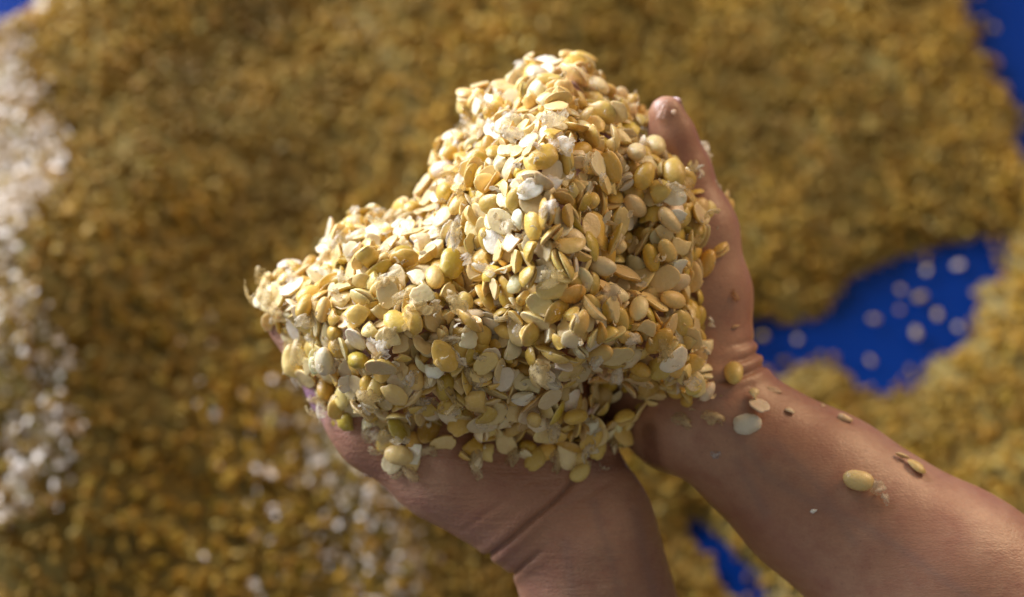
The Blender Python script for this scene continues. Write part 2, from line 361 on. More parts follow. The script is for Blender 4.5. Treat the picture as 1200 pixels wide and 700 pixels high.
def build_hand(name, body, fingers, box, folds, lumps, material, label, lilac=None, wet=None, thumb=None, veins=(), VS=.0017):
    lo = L(*box[0][:2], 0); hi = L(*box[1][:2], 0); lo[2] = box[0][2]*S; hi[2] = box[1][2]*S
    lo, hi = np.minimum(lo, hi), np.maximum(lo, hi)
    ax = [np.arange(lo[i], hi[i], VS) for i in range(3)]
    Q = np.stack(np.meshgrid(*ax, indexing='ij'), -1).astype(np.float32)
    d = None
    for pts, k in body:
        s = chain(Q, pts, .006); d = s if d is None else smin(d, s, k)
    if thumb is not None: d = smin(d, chain(Q, thumb, .004), .007)
    fd = None
    for f in fingers:
        s = chain(Q, f, .004); fd = s if fd is None else smin(fd, s, .0015)
    d = smin(d, fd, .006)
    V, F = surface_nets(d, lo, VS)
    me = mesh_np(name, V, F, None); tmp = bpy.data.objects.new('tmp', me); COL.objects.link(tmp)
    s1 = tmp.modifiers.new('s', 'SMOOTH'); s1.iterations = 6; s1.factor = .5
    s2 = tmp.modifiers.new('u', 'SUBSURF'); s2.levels = 1; s2.render_levels = 1
    dg = bpy.context.evaluated_depsgraph_get(); dg.update(); ev = bpy.data.meshes.new_from_object(tmp.evaluated_get(dg))
    bpy.data.objects.remove(tmp); bpy.data.meshes.remove(me); ev.name = name
    n = len(ev.vertices); co = np.zeros(n*3, np.float32); ev.vertices.foreach_get('co', co); co = co.reshape(-1, 3)
    no = np.zeros(n*3, np.float32); ev.vertices.foreach_get('normal', no); no = no.reshape(-1, 3)
    px = np.stack([600+co[:, 0]/S*FOC/(FOC-co[:, 2]), 350-co[:, 1]/S*FOC/(FOC-co[:, 2])], 1); front = np.clip(no[:, 2]*3+.6, 0, 1)
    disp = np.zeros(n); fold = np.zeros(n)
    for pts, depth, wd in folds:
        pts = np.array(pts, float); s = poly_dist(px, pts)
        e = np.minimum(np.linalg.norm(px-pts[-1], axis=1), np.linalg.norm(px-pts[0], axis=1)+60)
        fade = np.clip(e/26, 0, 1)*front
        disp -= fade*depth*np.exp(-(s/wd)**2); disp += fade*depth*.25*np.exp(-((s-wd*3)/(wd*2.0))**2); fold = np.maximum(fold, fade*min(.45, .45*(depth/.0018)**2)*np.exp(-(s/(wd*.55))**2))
    for (x, y, rx, am) in lumps:
        disp += am*np.exp(-((px[:, 0]-x)**2+(px[:, 1]-y)**2)/rx**2)*front
    disp += .00018*vnoise(co.astype(float), 90, 41)+.00008*vnoise(co.astype(float), 300, 42)
    co = co+no*disp[:, None].astype(np.float32)
    ev.vertices.foreach_set('co', co.astype(np.float32).ravel()); ev.update()
    def put(nm, v):
        a = ev.attributes.new(nm, 'FLOAT', 'POINT'); a.data.foreach_set('value', v.astype(np.float32))
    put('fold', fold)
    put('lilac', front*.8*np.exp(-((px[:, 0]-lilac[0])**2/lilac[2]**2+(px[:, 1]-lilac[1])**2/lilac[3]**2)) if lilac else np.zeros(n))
    put('wet', np.clip(1.6*np.exp(-(poly_dist(px, np.array(wet[0], float))/wet[1])**2)-.35, 0, 1)*front if wet else np.zeros(n))
    pl = np.zeros(n)
    wob = px+np.stack([5*vnoise(co.astype(float), 90, 51), 5*vnoise(co.astype(float), 90, 52)], 1)
    for v_ in veins: pl = np.maximum(pl, .30*front*np.exp(-(poly_dist(wob, np.array(v_, float))/6.5)**2))
    put('palm', pl)
    ev.materials.clear(); ev.materials.append(material); ev.polygons.foreach_set('use_smooth', np.ones(len(ev.polygons), bool))
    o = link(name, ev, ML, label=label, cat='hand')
    # nails: a curved plate on the back of each finger tip
    for f in ([thumb] if thumb else [])+list(fingers):
        a = L(f[-2][0], f[-2][1], f[-2][2]*S); b = L(f[-1][0], f[-1][1], f[-1][2]*S); ax_ = (b-a)/np.linalg.norm(b-a)
        back = np.array([.25, .35, -1.0]) if f is not thumb else (np.array([-.5, .5, -1.]) if px[:, 0].mean() < 700 else np.array([.5, .1, -1.]))
        back = back-ax_*(back@ax_); back /= np.linalg.norm(back); sd_ = np.cross(ax_, back); r = f[-1][3]*S
        vs = []; nu_, nv_ = 6, 7
        for j in range(nv_):
            for i in range(nu_):
                an = (i/(nu_-1)-.5)*1.9; t_ = j/(nv_-1); rr = r*(1.05-.04*abs(an))
                ln_ = (t_-.65)*r*1.4*(1-.10*an*an*(1 if t_ > .5 else .6))
                vs.append(b+ax_*(ln_+r*.1)+(back*math.cos(an)+sd_*math.sin(an))*rr*(1.0-.10*max(0, t_-.6)))
        nm_ = mesh_np('nail', vs, grid_faces(nu_, nv_), M_NAIL); no_ = link('nail', nm_, None, o); md = no_.modifiers.new('t', 'SOLIDIFY'); md.thickness = .0006
    V2 = [ML @ Vector(c) for c in co.tolist()]
    return o, V2, [tuple(p.vertices) for p in ev.polygons]

LH = build_hand('cupped_hand',
    body=[([(672, 632, -158, 82), (718, 800, -200, 92), (772, 1000, -240, 100)], .012),
          ([(696, 632, -162, 81), (736, 800, -205, 90), (795, 1000, -245, 98)], .012),
          ([(648, 605, -168, 55), (455, 425, -150, 40)], .010), ([(652, 600, -175, 55), (505, 380, -155, 38)], .012),
          ([(660, 600, -175, 55), (560, 350, -160, 37)], .012), ([(672, 595, -170, 55), (610, 345, -165, 34)], .012),
          ([(692, 590, -152, 54), (630, 430, -150, 44)], .014),
          ([(604, 588, -140, 72), (520, 540, -135, 70), (445, 498, -132, 56)], .012)],
    thumb=[(445, 498, -134, 56), (398, 453, -146, 40), (369, 418, -155, 32), (336, 384, -162, 24)],
    fingers=[[(455, 425, -150, 36), (412, 335, -185, 31), (424, 318, -170, 27), (438, 300, -150, 22)],
             [(505, 380, -155, 36), (500, 290, -200, 32), (524, 250, -180, 27), (540, 228, -140, 21)],
             [(560, 350, -160, 35), (560, 235, -205, 31), (578, 185, -165, 28), (594, 155, -110, 23)],
             [(610, 345, -165, 32), (620, 255, -195, 28), (632, 215, -165, 25), (640, 190, -120, 21)]],
    box=((280, 140, -370), (900, 1010, 60)),
    folds=[([(552, 664), (568, 654), (600, 630), (620, 612), (650, 588), (668, 568), (682, 548)], .0017, 3.0), ([(590, 682), (600, 674), (615, 660), (640, 642)], .0014, 2.8),
           ([(640, 606), (690, 580), (735, 552)], .0003, 3.0), ([(545, 618), (590, 588), (640, 550)], .00022, 2.5)],
    lumps=[(700, 640, 18, .0008), (720, 690, 20, .0010), (560, 600, 60, .0015), (590, 655, 16, .0008), (390, 500, 22, .0009)],
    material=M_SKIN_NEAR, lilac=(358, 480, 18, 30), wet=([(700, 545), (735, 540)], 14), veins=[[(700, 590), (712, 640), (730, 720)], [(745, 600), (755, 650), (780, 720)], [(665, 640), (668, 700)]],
    label='lower cupped hand with forearm rising from the bottom edge, under the heap left end')
RH = build_hand('cupped_hand',
    body=[([(828, 482, -150, 79), (960, 582, -140, 104), (1105, 690, -110, 128), (1400, 905, -60, 150)], .012),
          ([(808, 462, -172, 56), (735, 305, -172, 38)], .010), ([(800, 470, -180, 54), (690, 338, -185, 37)], .012),
          ([(795, 478, -185, 52), (668, 388, -200, 36)], .012), ([(792, 486, -185, 50), (690, 430, -205, 34)], .012),
          ([(782, 492, -165, 50), (712, 432, -205, 38)], .012),
          ([(836, 432, -150, 52), (826, 345, -160, 57), (817, 272, -155, 49)], .012)],
    thumb=[(817, 272, -155, 49), (800, 202, -152, 36), (788, 160, -140, 29), (781, 133, -130, 23)],
    fingers=[[(735, 305, -172, 35), (702, 192, -205, 31), (676, 142, -165, 28), (664, 118, -110, 22)],
             [(690, 338, -185, 35), (640, 240, -255, 32), (608, 190, -250, 28), (590, 165, -215, 24)],
             [(668, 388, -200, 34), (590, 312, -265, 31), (545, 272, -265, 28), (520, 248, -235, 23)],
             [(690, 430, -205, 32), (600, 392, -262, 28), (560, 372, -262, 25), (532, 352, -240, 21)]],
    box=((480, 80, -380), (1480, 1010, 130)),
    folds=[([(902, 424), (880, 436), (852, 446), (828, 450)], .0018, 3.4), ([(896, 408), (876, 420), (848, 428)], .0016, 3.2), ([(892, 396), (868, 404), (845, 408)], .0008, 3.5), ([(880, 452), (850, 462)], .0005, 4)],
    lumps=[(870, 415, 25, .0008), (900, 560, 60, .0015), (980, 560, 90, .001), (790, 520, 40, .002)],
    material=M_SKIN_FAR, veins=[[(840, 490), (900, 560), (1010, 620), (1140, 700)], [(905, 520), (960, 570), (1000, 640)], [(860, 540), (900, 600)]], wet=([(762, 505), (768, 545), (800, 580), (845, 612)], 13), VS=.0018,
    label='right cupped hand with forearm from lower right, its thumb tip beside the peak')

# ------------------------------------------------------------------ soybeans: shapes
def outline_w(x, tp, kd): return tp*x, kd*x*x
def whole_mesh(i):
    r = np.random.default_rng(100+i); V, F = sphere_np(18, 11); V = V[:, [2, 0, 1]].copy()
    ax_, ay, az = 5.7, 3.85, r.uniform(2.9, 3.5); tp = r.uniform(-.12, .12); kd = r.uniform(.0, .16)
    x = V[:, 0]; e = np.sign(x)*np.abs(x)**.92
    V[:, 1] = V[:, 1]*(1+tp*x)+kd*(x*x-.3); V[:, 2] *= 1+tp*x*.6
    g = np.exp(-(V[:, 2]/.13)**2)*(V[:, 1] < -.1)*r.uniform(0, .10); V *= (1-g)[:, None]     # seam between the halves
    V *= (1+.05*vnoise(V, 2.6, 200+i)+.02*vnoise(V, 7, 220+i))[:, None]; V[:, 0] = e
    return V*np.array([ax_, ay, az])*1e-3, F, np.zeros(len(V))
def half_mesh(i, nu=20):
    r = np.random.default_rng(300+i); tp = r.uniform(-.18, .18); kd = r.uniform(-.02, .12); H = r.uniform(1.8, 2.8); bow = r.uniform(-.5, .7); notch = r.random() < .5
    V, flat = [], []; F = []
    rings = [(0, 1), (.35, 1), (.62, 1), (.82, 1), (.94, 1), (1.0, .38), (1.0, .12), (.95, 0), (.80, -.02), (.5, -.10), (0, -.12)]
    na = r.uniform(0, 6.28); rag = r.normal(0, .025, nu)
    def pt(rr, a, top, k):
        x = rr*math.cos(a)*(1+rag[k]); y = rr*math.sin(a)*(1+rag[k])
        if notch: s = 1-.16*math.exp(-((a-3.14)/.28)**2)*rr; x *= s
        y = y*(1+tp*x)+kd*(x*x-.3)
        if top == 1: z = H*(1-rr**2.3)**.55 if rr < 1 else 0
        else: z = top*1.0
        z += bow*x*x-.9
        return (5.5*x, 3.95*y, z)
    for (rr, tp_) in rings:
        if rr == 0: V.append(pt(0, 0, tp_, 0)); flat.append(0 if tp_ == 1 else 1)
        else:
            for k in range(nu): V.append(pt(rr, 2*math.pi*k/nu, tp_, k)); flat.append(0 if tp_ == 1 else (1 if tp_ <= 0 else .5))
    idx = []; c = 0
    for (rr, _) in rings:
        idx.append([c]*nu if rr == 0 else list(range(c, c+nu))); c += 1 if rr == 0 else nu
    for a, b in zip(idx[:-1], idx[1:]):
        for k in range(nu):
            q = [a[k], b[k], b[(k+1) % nu], a[(k+1) % nu]]; q2 = []
            [q2.append(z) for z in q if z not in q2]; F.append(q2)
    V = np.array(V); V[:, 2] += .22*vnoise(V, .9, 400+i)
    if i % 12 >= 8:                            # a broken one: snapped across with a ragged edge
        cut = r.uniform(-1.0, 1.6); jag = .45*vnoise(V*np.array([0, 1, 1]), 2.0, 450+i)+cut; over = np.clip(V[:, 0]-jag, 0, None); V[:, 0] -= over; V[:, 0] += -cut*.4
    T = [];
    for f in F: T += [(f[0], f[1], f[2])]+([(f[0], f[2], f[3])] if len(f) == 4 else [])
    return V*1e-3, np.array(T), np.array(flat, float)
def frag_mesh(i):
    r = np.random.default_rng(500+i); V, F = sphere_np(12, 8)
    V = V*(1+.3*vnoise(V, 3.0, 600+i)+.1*vnoise(V, 8, 620+i))[:, None]; n = r.normal(size=3); n /= np.linalg.norm(n); d = V@n; V = V-np.outer(np.clip(d-.25, 0, None), n)
    return V*np.array([3.7, 2.5, 1.6])*1e-3, F, (d > .25).astype(float)
def husk_mesh(i, nu=13, nv=9):
    r = np.random.default_rng(700+i); U, W = np.meshgrid(np.linspace(-1, 1, nu), np.linspace(-1, 1, nv)); u, v = U.ravel(), W.ravel()
    sp = r.uniform(.8, 1.5); edge = np.maximum(abs(u), abs(v)); ang = np.arctan2(v, u)
    rag = 1+edge*(.22*np.sin(3*ang+r.random()*6)+.16*np.sin(7*ang+r.random()*6)+r.normal(0, .10, len(u)))
    # square to disc, then wrapped over a bean-sized shell
    x = u*np.sqrt(1-v*v/2)*rag; y = v*np.sqrt(1-u*u/2)*rag
    V = np.stack([5.0*np.sin(x*sp)/sp*1.15, 3.6*np.sin(y*sp)/sp*1.15, 3.2*(np.cos(np.hypot(x, y)*sp)-.6)], 1)
    V += np.stack([vnoise(V, .8, 800+i), vnoise(V, .9, 820+i), vnoise(V, 1.1, 840+i)], 1)*np.array([.35, .35, .8])*r.uniform(.5, 1.5)
    F = grid_faces(nu, nv); n = len(V); V2 = V-np.array([0, 0, .14]); b = [k for k in range(nu)]+[k*nu+nu-1 for k in range(1, nv)]+[(nv-1)*nu+k for k in range(nu-2, -1, -1)]+[k*nu for k in range(nv-2, 0, -1)]
    rim = np.array([(b[k], b[k]+n, b[(k+1) % len(b)]+n, b[(k+1) % len(b)]) for k in range(len(b))])
    Q = np.concatenate([F, F[:, ::-1]+n, rim]); T = np.concatenate([Q[:, [0, 1, 2]], Q[:, [0, 2, 3]]])
    return np.concatenate([V, V2])*1e-3, T, np.zeros(2*n)
WH = [whole_mesh(i) for i in range(9)]; HF = [half_mesh(i) for i in range(12)] + [half_mesh(i) for i in range(20, 24)]; FR = [frag_mesh(i) for i in range(7)]; HK = [husk_mesh(i) for i in range(12)]
def bake(lst, nm, m): return [mesh_np(nm, V, F, m, attrs={'flat': f}) for V, F, f in lst]
MW, MH, MF = bake(WH, 'soybean', M_BEAN), bake(HF, 'split_soybean', M_BEAN), bake(FR, 'bean_fragment', M_BEAN); MK = bake(HK, 'bean_skin', M_HUSK)

# ------------------------------------------------------------------ the held heap: resting poses found beforehand by letting the beans settle against each other
# x, y, z (1/50000 m), quaternion (1/1000), size (1/100), kind, photo pixels in view
PACK = (
2984,2314,-484,222,677,670,-210,125,0,877,-1225,-1008,1091,204,-409,-841,289,117,3,844,232,302,1688,151,441,-320,-825,117,3,812,2636,-764,468,153,318,-791,-500,111,0,797,-515,-1864,549,-949,-312,42,9,124,1,784,
2414,2247,-213,-256,-791,-555,18,110,0,766,-708,-377,1015,243,-248,-523,779,113,3,753,598,1469,1955,432,-574,-372,588,109,3,747,874,569,1977,-501,-243,-562,-611,105,3,744,335,2024,1695,144,-105,847,501,114,3,728,
-3418,-1149,-56,390,-554,724,-128,107,0,723,-2136,-802,1069,149,-815,559,-10,112,1,711,2872,1440,-142,-204,366,814,-403,104,0,707,-1547,-51,1021,94,841,-528,71,110,1,692,539,2449,1576,-924,171,-120,-321,110,1,686,
-1074,624,354,-777,48,-269,-567,119,1,680,2779,346,-105,-84,-952,-281,-89,114,1,676,2248,1698,-207,-54,490,622,608,108,0,668,2532,743,-52,392,699,-484,-351,100,0,660,2623,1936,-356,110,179,-221,-952,117,3,653,
1779,2371,211,-778,-222,124,575,116,3,647,1169,-2167,-246,403,-296,-666,-554,113,0,632,703,172,1779,-84,60,-92,990,109,1,631,-1725,-350,1105,-419,349,314,-777,108,3,621,-3181,-2437,-1614,-638,724,-193,177,115,0,617,
3688,664,-1451,-433,-348,440,706,108,0,617,2901,-1105,340,-298,-131,912,252,118,1,616,672,1059,1936,405,55,-598,-690,99,3,615,1680,-3098,-1939,87,-154,-33,-984,125,3,613,-2678,714,236,342,-78,405,-845,115,3,611,
-2721,11,464,-361,108,-818,-435,119,3,607,-2190,77,778,54,-636,-768,-42,102,1,590,2931,-14,-58,385,855,73,-339,104,0,590,2261,-180,597,-746,243,-183,-593,96,0,585,1128,-698,1833,-941,-324,-96,-14,109,1,572,
1162,-394,2020,298,-801,-333,399,94,3,570,-3795,-142,-169,-580,-577,-557,-140,95,0,566,-1379,378,497,300,556,755,-176,97,0,566,943,2436,1238,280,543,655,445,100,3,560,1694,-234,1376,-466,-299,825,117,120,1,558,
2350,-607,633,42,510,-819,-259,103,1,552,-2301,-1193,932,-454,889,-38,48,110,1,551,-91,-890,746,134,-142,-979,58,99,1,550,1205,2420,895,675,580,238,-390,118,3,550,-173,1360,1098,337,83,923,168,117,1,549,
2828,870,-94,-396,354,840,-107,97,0,548,-2581,-1609,228,-44,-581,-739,-339,91,0,547,-2111,-1734,414,-794,-386,-126,452,111,1,546,336,1224,1837,-556,278,279,-732,102,1,544,1547,-981,902,850,372,-236,290,103,0,539,
-1982,719,107,-966,-167,142,-134,103,3,529,1210,4287,-1764,356,155,800,458,110,3,526,699,-970,1258,753,599,-270,33,102,3,520,2718,2904,-1418,-632,328,373,594,118,0,520,297,-604,1294,376,509,-159,758,111,3,518,
-1738,1002,-329,180,-158,-216,-946,114,1,518,-1193,-1585,368,-757,-128,87,-634,101,0,515,2040,454,256,240,-22,-824,513,119,1,510,1675,4130,-2107,-595,-648,475,-31,102,0,509,-2643,-390,736,920,59,129,-365,116,1,508,
-2748,-1110,529,542,-573,-398,-468,108,0,503,180,-1722,343,329,-596,-709,-183,106,1,502,3102,1072,-305,198,-746,-605,195,113,1,502,-855,-684,1054,130,-121,-976,129,95,1,501,-3418,-200,70,-513,-576,-390,-503,91,0,495,
1074,49,1601,-96,-326,312,-887,107,1,493,-972,1110,200,423,226,-783,-396,106,3,491,-3328,1145,-1762,262,-340,363,-827,112,3,490,1003,936,1811,873,-408,178,200,106,1,490,-493,-2102,201,134,144,-219,956,122,3,486,
782,-240,1641,76,-359,271,-890,111,1,484,48,1717,1465,-324,487,-808,-65,90,0,484,-1167,8,665,358,489,-751,-261,102,1,477,343,1648,1712,112,564,816,-64,103,1,476,1772,3442,-748,96,-190,-225,951,111,3,474,
2288,2697,-394,536,-405,-397,-625,103,0,474,342,788,1894,-897,-36,395,196,96,1,472,495,-100,1658,-30,-254,-946,-199,98,1,471,-1991,-468,1055,232,908,-318,147,105,3,470,1835,-1005,628,-71,-17,908,413,125,1,467,
-479,-1145,866,-179,918,348,-67,92,1,465,1851,1071,524,-446,-348,663,490,119,1,464,-1742,-1405,506,-799,-34,-84,595,95,0,464,-2113,-2363,-637,-237,-871,58,426,112,3,462,-4204,-1179,-1817,643,-56,-39,763,116,3,462,
-852,-1420,590,517,388,296,703,97,3,462,-1773,330,513,-44,-297,889,-344,98,1,456,-461,1032,632,-395,-453,-507,-618,89,0,452,422,-370,1464,214,93,824,516,108,1,450,286,-2844,-1499,-474,422,-689,-350,107,0,447,
803,2863,1281,-814,526,25,243,103,1,443,-1263,1984,-954,634,18,772,-52,108,0,435,-2437,-494,918,905,-276,-56,318,94,1,433,931,1406,1740,-517,-202,825,107,104,1,431,-1575,-750,817,57,780,458,-423,116,1,428,
2320,-1295,-27,-319,830,89,448,94,0,426,-2760,-702,660,496,-562,647,141,110,1,423,1839,2908,-209,-378,542,462,-592,101,3,420,-1522,782,77,-197,-729,381,-533,115,1,418,-654,-927,859,-729,-414,-264,-477,100,1,414,
1387,-191,1662,82,-476,-600,638,111,1,414,-592,3789,-1730,-402,-751,-400,-338,110,1,408,-52,-1447,426,9,517,-736,-436,102,1,408,3708,-2096,-1613,224,-90,-663,-709,98,0,408,-3288,-2059,-1274,-415,572,-704,75,111,0,406,
857,-840,1570,700,538,-144,-447,104,1,404,676,-1782,278,33,-457,790,407,100,1,402,3295,-806,-305,-388,594,-697,-100,98,3,402,693,-2920,-1590,-435,-212,386,-786,111,1,401,1417,920,1321,637,-465,329,-519,104,1,401,
679,2182,1417,146,541,-800,-214,101,1,401,-2353,-131,653,-439,-145,-227,-857,97,1,398,1900,-375,970,323,-512,-794,63,96,0,397,-549,-3085,-1915,-144,220,-964,30,102,1,397,-3530,-1701,-1515,-83,752,366,-543,114,0,392,
3994,-2247,-1893,734,480,251,411,114,1,391,104,630,1517,-75,832,-103,540,106,1,389,3357,-1552,-430,-854,-4,-197,-481,95,3,389,61,1329,1512,-266,-518,186,792,100,1,388,1042,-1328,683,-126,-410,313,-847,113,1,388,
-1414,-318,868,160,-767,-492,379,107,1,386,2320,326,-76,15,-391,817,-423,125,1,384,875,1736,1600,878,344,186,-277,83,3,383,-921,-106,526,46,-514,856,-26,93,0,382,472,4334,-2011,174,544,605,-556,111,3,380,
-2386,388,440,-262,-892,-290,-226,94,3,378,2553,-69,130,-554,-779,253,149,112,1,377,3690,-798,-1366,621,302,299,659,109,1,377,-1303,1515,-461,-696,156,504,486,111,1,377,-986,1726,-349,53,488,-798,348,90,0,376,
3059,-1259,37,976,79,131,-156,108,1,376,812,3678,-182,256,-164,-887,-347,101,3,375,-4143,196,-1259,-507,-724,-466,45,104,1,373,1941,1385,229,171,653,-644,-360,110,1,373,1625,2020,514,-479,-210,852,-30,101,1,371,
742,-2539,-638,-31,60,582,-810,106,1,371,1079,-2825,-1369,-22,141,546,-825,108,1,371,-3170,-256,304,830,-336,-248,369,93,1,368,1371,1256,1069,-313,-584,747,51,98,1,368,-364,3585,-1255,-14,244,-935,256,80,0,363,
-708,920,450,222,835,-299,-405,102,1,359,340,-955,709,-529,-226,-788,-220,113,3,356,-621,1500,441,-819,-239,499,-152,108,3,354,-487,650,583,101,918,379,63,120,3,352,1547,-2667,-1250,-131,-196,962,136,100,3,350,
3454,2385,-1824,479,346,-796,-129,125,1,350,3079,-408,-206,428,253,-99,862,109,3,348,-2448,-2581,-1417,612,357,109,-697,106,1,348,-992,-2616,-1366,873,470,-129,-20,104,1,348,58,1072,1318,-396,-769,-421,-274,118,1,345,
-3204,-630,144,-650,183,-731,-100,91,0,345,2705,1145,-193,-9,269,-956,-118,96,1,343,1400,2956,241,-356,-338,-802,-339,98,3,342,2653,3392,-2216,-694,561,-65,447,110,1,342,-1884,-3186,-1881,547,-570,613,1,88,3,340,
-504,-1500,591,78,18,-621,-780,92,3,340,-1184,-1952,14,131,-535,516,655,93,0,340,-2796,-2062,-460,-3,-445,-617,649,109,1,340,-422,459,913,194,-403,275,851,94,1,339,-322,138,1051,560,-267,776,-115,98,1,339,
533,735,1814,-315,523,-745,267,105,1,338,-2308,920,-442,499,736,431,153,118,1,337,3396,-1058,-632,-688,413,-7,-596,120,3,334,-4726,27,-1936,-163,705,-561,402,94,1,330,-2060,-1314,583,136,-286,948,23,93,1,330,
-346,1664,893,-46,922,213,320,103,3,330,3941,983,-1809,-518,500,-233,-654,114,3,330,-663,-3312,-2395,200,7,-524,-828,100,3,330,-3941,-1525,-1634,264,-833,-227,-430,112,1,329,-64,3232,-321,-267,3,325,908,109,1,329,
3326,2814,-2233,-899,-252,-351,73,101,3,329,-721,2315,-252,-195,-514,745,377,94,3,328,3241,1510,-427,841,295,432,137,104,1,328,-2410,-852,773,125,898,-422,4,80,0,327,839,-2100,-134,551,630,184,515,103,1,327,
1442,238,1176,732,-64,654,-179,113,1,326,3541,1185,-1099,433,678,533,262,95,3,324,-255,856,930,-584,-193,-788,-37,104,1,323,956,-335,1751,-443,-121,582,671,96,1,323,-3169,-1862,-896,199,769,379,475,100,3,321,
2654,-1288,-8,-863,-94,386,-311,108,1,319,410,-2214,-125,-500,-550,-178,645,82,0,318,786,3469,98,291,326,780,-449,98,1,318,1152,3058,528,-353,-504,-525,588,111,1,317,-1612,-1206,710,644,420,-640,2,104,1,315,
-2400,505,195,-504,802,245,-204,102,3,313,-1838,-2032,-116,136,-12,677,-723,102,1,313,-1772,-2423,-1273,-300,309,891,-144,109,1,313,-222,-1278,685,474,-492,-713,160,87,1,312,-2733,324,254,757,427,-270,414,90,3,310,
-1177,-658,940,-811,-404,396,149,82,3,309,207,2946,629,52,-410,650,-638,102,1,309,3666,-1743,-1004,-405,215,-295,838,78,0,306,2723,-2278,-2182,450,686,367,-438,103,3,305,3827,1710,-1749,-588,326,-80,736,104,1,304,
-2947,-1618,-295,-222,802,-514,-208,107,1,304,-2316,-3052,-2044,-444,133,-871,-164,106,3,303,1510,2384,523,-506,-354,786,19,107,1,303,-452,2773,-880,450,-528,604,-394,108,0,302,941,1872,1392,387,247,-112,881,100,1,302,
3090,557,-273,-166,899,-169,-367,93,1,300,-969,369,102,-371,-182,-866,-280,113,3,297,-3031,208,-79,587,794,-5,158,116,1,296,1542,1206,792,-516,479,-162,691,114,1,295,1711,-602,1204,623,-573,90,525,103,3,295,
-1154,-2798,-1904,856,447,114,-234,110,1,294,345,2650,1325,-624,-532,-570,-44,100,1,292,-1336,2510,-2173,187,-27,951,-244,100,0,291,-2049,-2776,-1517,-130,-917,375,-49,103,1,291,-2612,1724,-2737,809,496,-265,170,112,1,289,
-370,-442,532,-507,-164,472,-702,110,3,288,1182,-3102,-1980,339,-439,604,572,114,1,288,-723,642,307,435,198,-687,548,102,3,286,-46,2711,289,-418,-672,-575,208,101,1,286,403,-1882,25,55,395,-683,-612,116,1,283,
3744,2998,-3127,116,-361,-743,552,106,1,282,2154,-954,382,196,-961,79,178,101,1,281,2065,2102,-136,670,-92,-502,-540,88,3,280,-3694,-1952,-1818,-363,-312,-786,-391,116,1,277,1614,2758,54,914,326,241,22,92,3,276,
-260,1964,934,-372,-179,622,665,101,1,276,3029,-2024,-1674,704,527,186,-438,102,1,275,-447,2112,259,294,373,-875,-93,100,3,274,3730,2586,-2562,-381,540,-53,749,117,1,274,-3204,-998,-31,527,511,-53,-678,107,1,273,
8,3119,20,440,772,136,437,99,1,273,554,-1310,720,-118,-166,-899,-388,94,1,272,-1073,-1281,660,181,205,-555,-786,101,1,272,-2906,-356,581,372,151,-212,-891,93,1,271,646,-1170,948,-438,-868,138,190,104,1,271,
-884,3993,-2581,-500,322,-464,-656,107,3,270,-4649,-521,-2248,-48,784,-568,-246,98,3,269,3954,68,-2426,-111,599,137,781,104,0,269,1734,377,410,685,676,-240,-128,117,1,268,-819,1478,28,396,588,-625,-328,99,3,268,
-928,-1791,246,-733,569,-136,346,94,3,267,1299,1687,1035,87,587,-188,783,92,1,267,-884,3581,-2831,-605,-507,607,92,113,1,267,-1731,2246,-2668,-597,-583,-548,-59,114,1,267,-2380,1210,-1370,492,-160,-651,-556,90,0,266,
-1172,-412,757,233,-209,480,-819,94,1,265,-561,-1344,743,172,927,202,-266,88,1,265,1111,-1902,-340,699,-9,490,-520,105,1,265,-3781,71,-779,146,360,-812,436,100,0,264,684,-1451,440,391,12,377,840,89,0,263,
-142,1833,1235,431,-427,734,-306,90,1,262,525,3621,-419,293,193,-532,-771,96,1,261,2017,-688,688,-277,824,-291,-399,77,0,261,-544,-2283,-190,372,-906,-178,-95,111,1,261,3334,-1981,-1387,-192,636,346,663,98,0,260,
-2064,358,350,192,623,753,85,99,1,260,2377,3182,-1696,-825,477,-176,246,121,1,260,-1378,-1179,754,-34,-499,-866,-5,92,3,259,2378,979,-304,-325,369,-647,583,99,1,258,-56,-534,680,952,-269,-16,-147,103,1,258,
2262,542,-371,614,459,-17,-642,114,1,257,-4968,49,-2452,445,366,815,63,102,1,257,680,-558,1501,217,800,123,545,100,1,256,-920,-2293,-488,-144,-963,-224,41,107,3,253,-310,-3080,-2148,-695,-167,-345,609,110,1,252,
-1336,2058,-1440,-517,38,471,714,125,3,251,998,2052,1200,253,913,-278,-162,96,1,251,-433,22,658,518,106,497,688,107,1,250,2662,1653,-446,-768,363,-101,-518,111,1,250,97,-583,907,160,578,745,290,97,1,249,
2752,-923,212,-300,-234,567,731,120,1,249,-4400,455,-2244,-588,592,-84,-544,100,1,249,-1376,1224,-507,419,892,78,154,106,1,249,1379,2022,820,-475,672,413,-391,97,1,249,3918,-1192,-1858,-116,-471,-182,-855,92,1,248,
-528,3359,-1863,748,282,-600,42,100,0,248,2133,61,296,-357,311,608,637,103,3,247,-946,-963,869,-283,-37,-249,926,97,1,246,1157,766,1590,-516,-376,703,-314,108,1,245,4104,-462,-2429,402,-804,-266,348,105,1,244,
2838,-526,130,-306,-395,770,398,107,1,244,1371,-2390,-843,337,697,428,466,105,1,241,1533,-611,1500,377,609,-282,-638,119,2,240,3330,-244,-713,-139,-804,-278,-506,93,1,238,-1343,882,-119,329,914,-102,216,107,1,238,
1239,352,1430,-103,601,753,246,122,2,237,409,-1419,504,-634,-38,754,-168,106,1,237,773,3084,705,49,335,796,-501,91,1,236,-3635,1061,-2411,-413,-513,-734,163,107,1,236,1708,646,236,-718,99,-286,628,116,1,236,
-24,2366,676,-119,608,-539,571,112,1,235,-2020,-1048,764,-220,-57,592,-773,99,1,235,-2726,1526,-2330,580,-31,-777,-243,91,3,234,-3,281,1304,213,-348,131,904,98,1,234,-134,-267,738,350,631,-293,627,91,3,232,
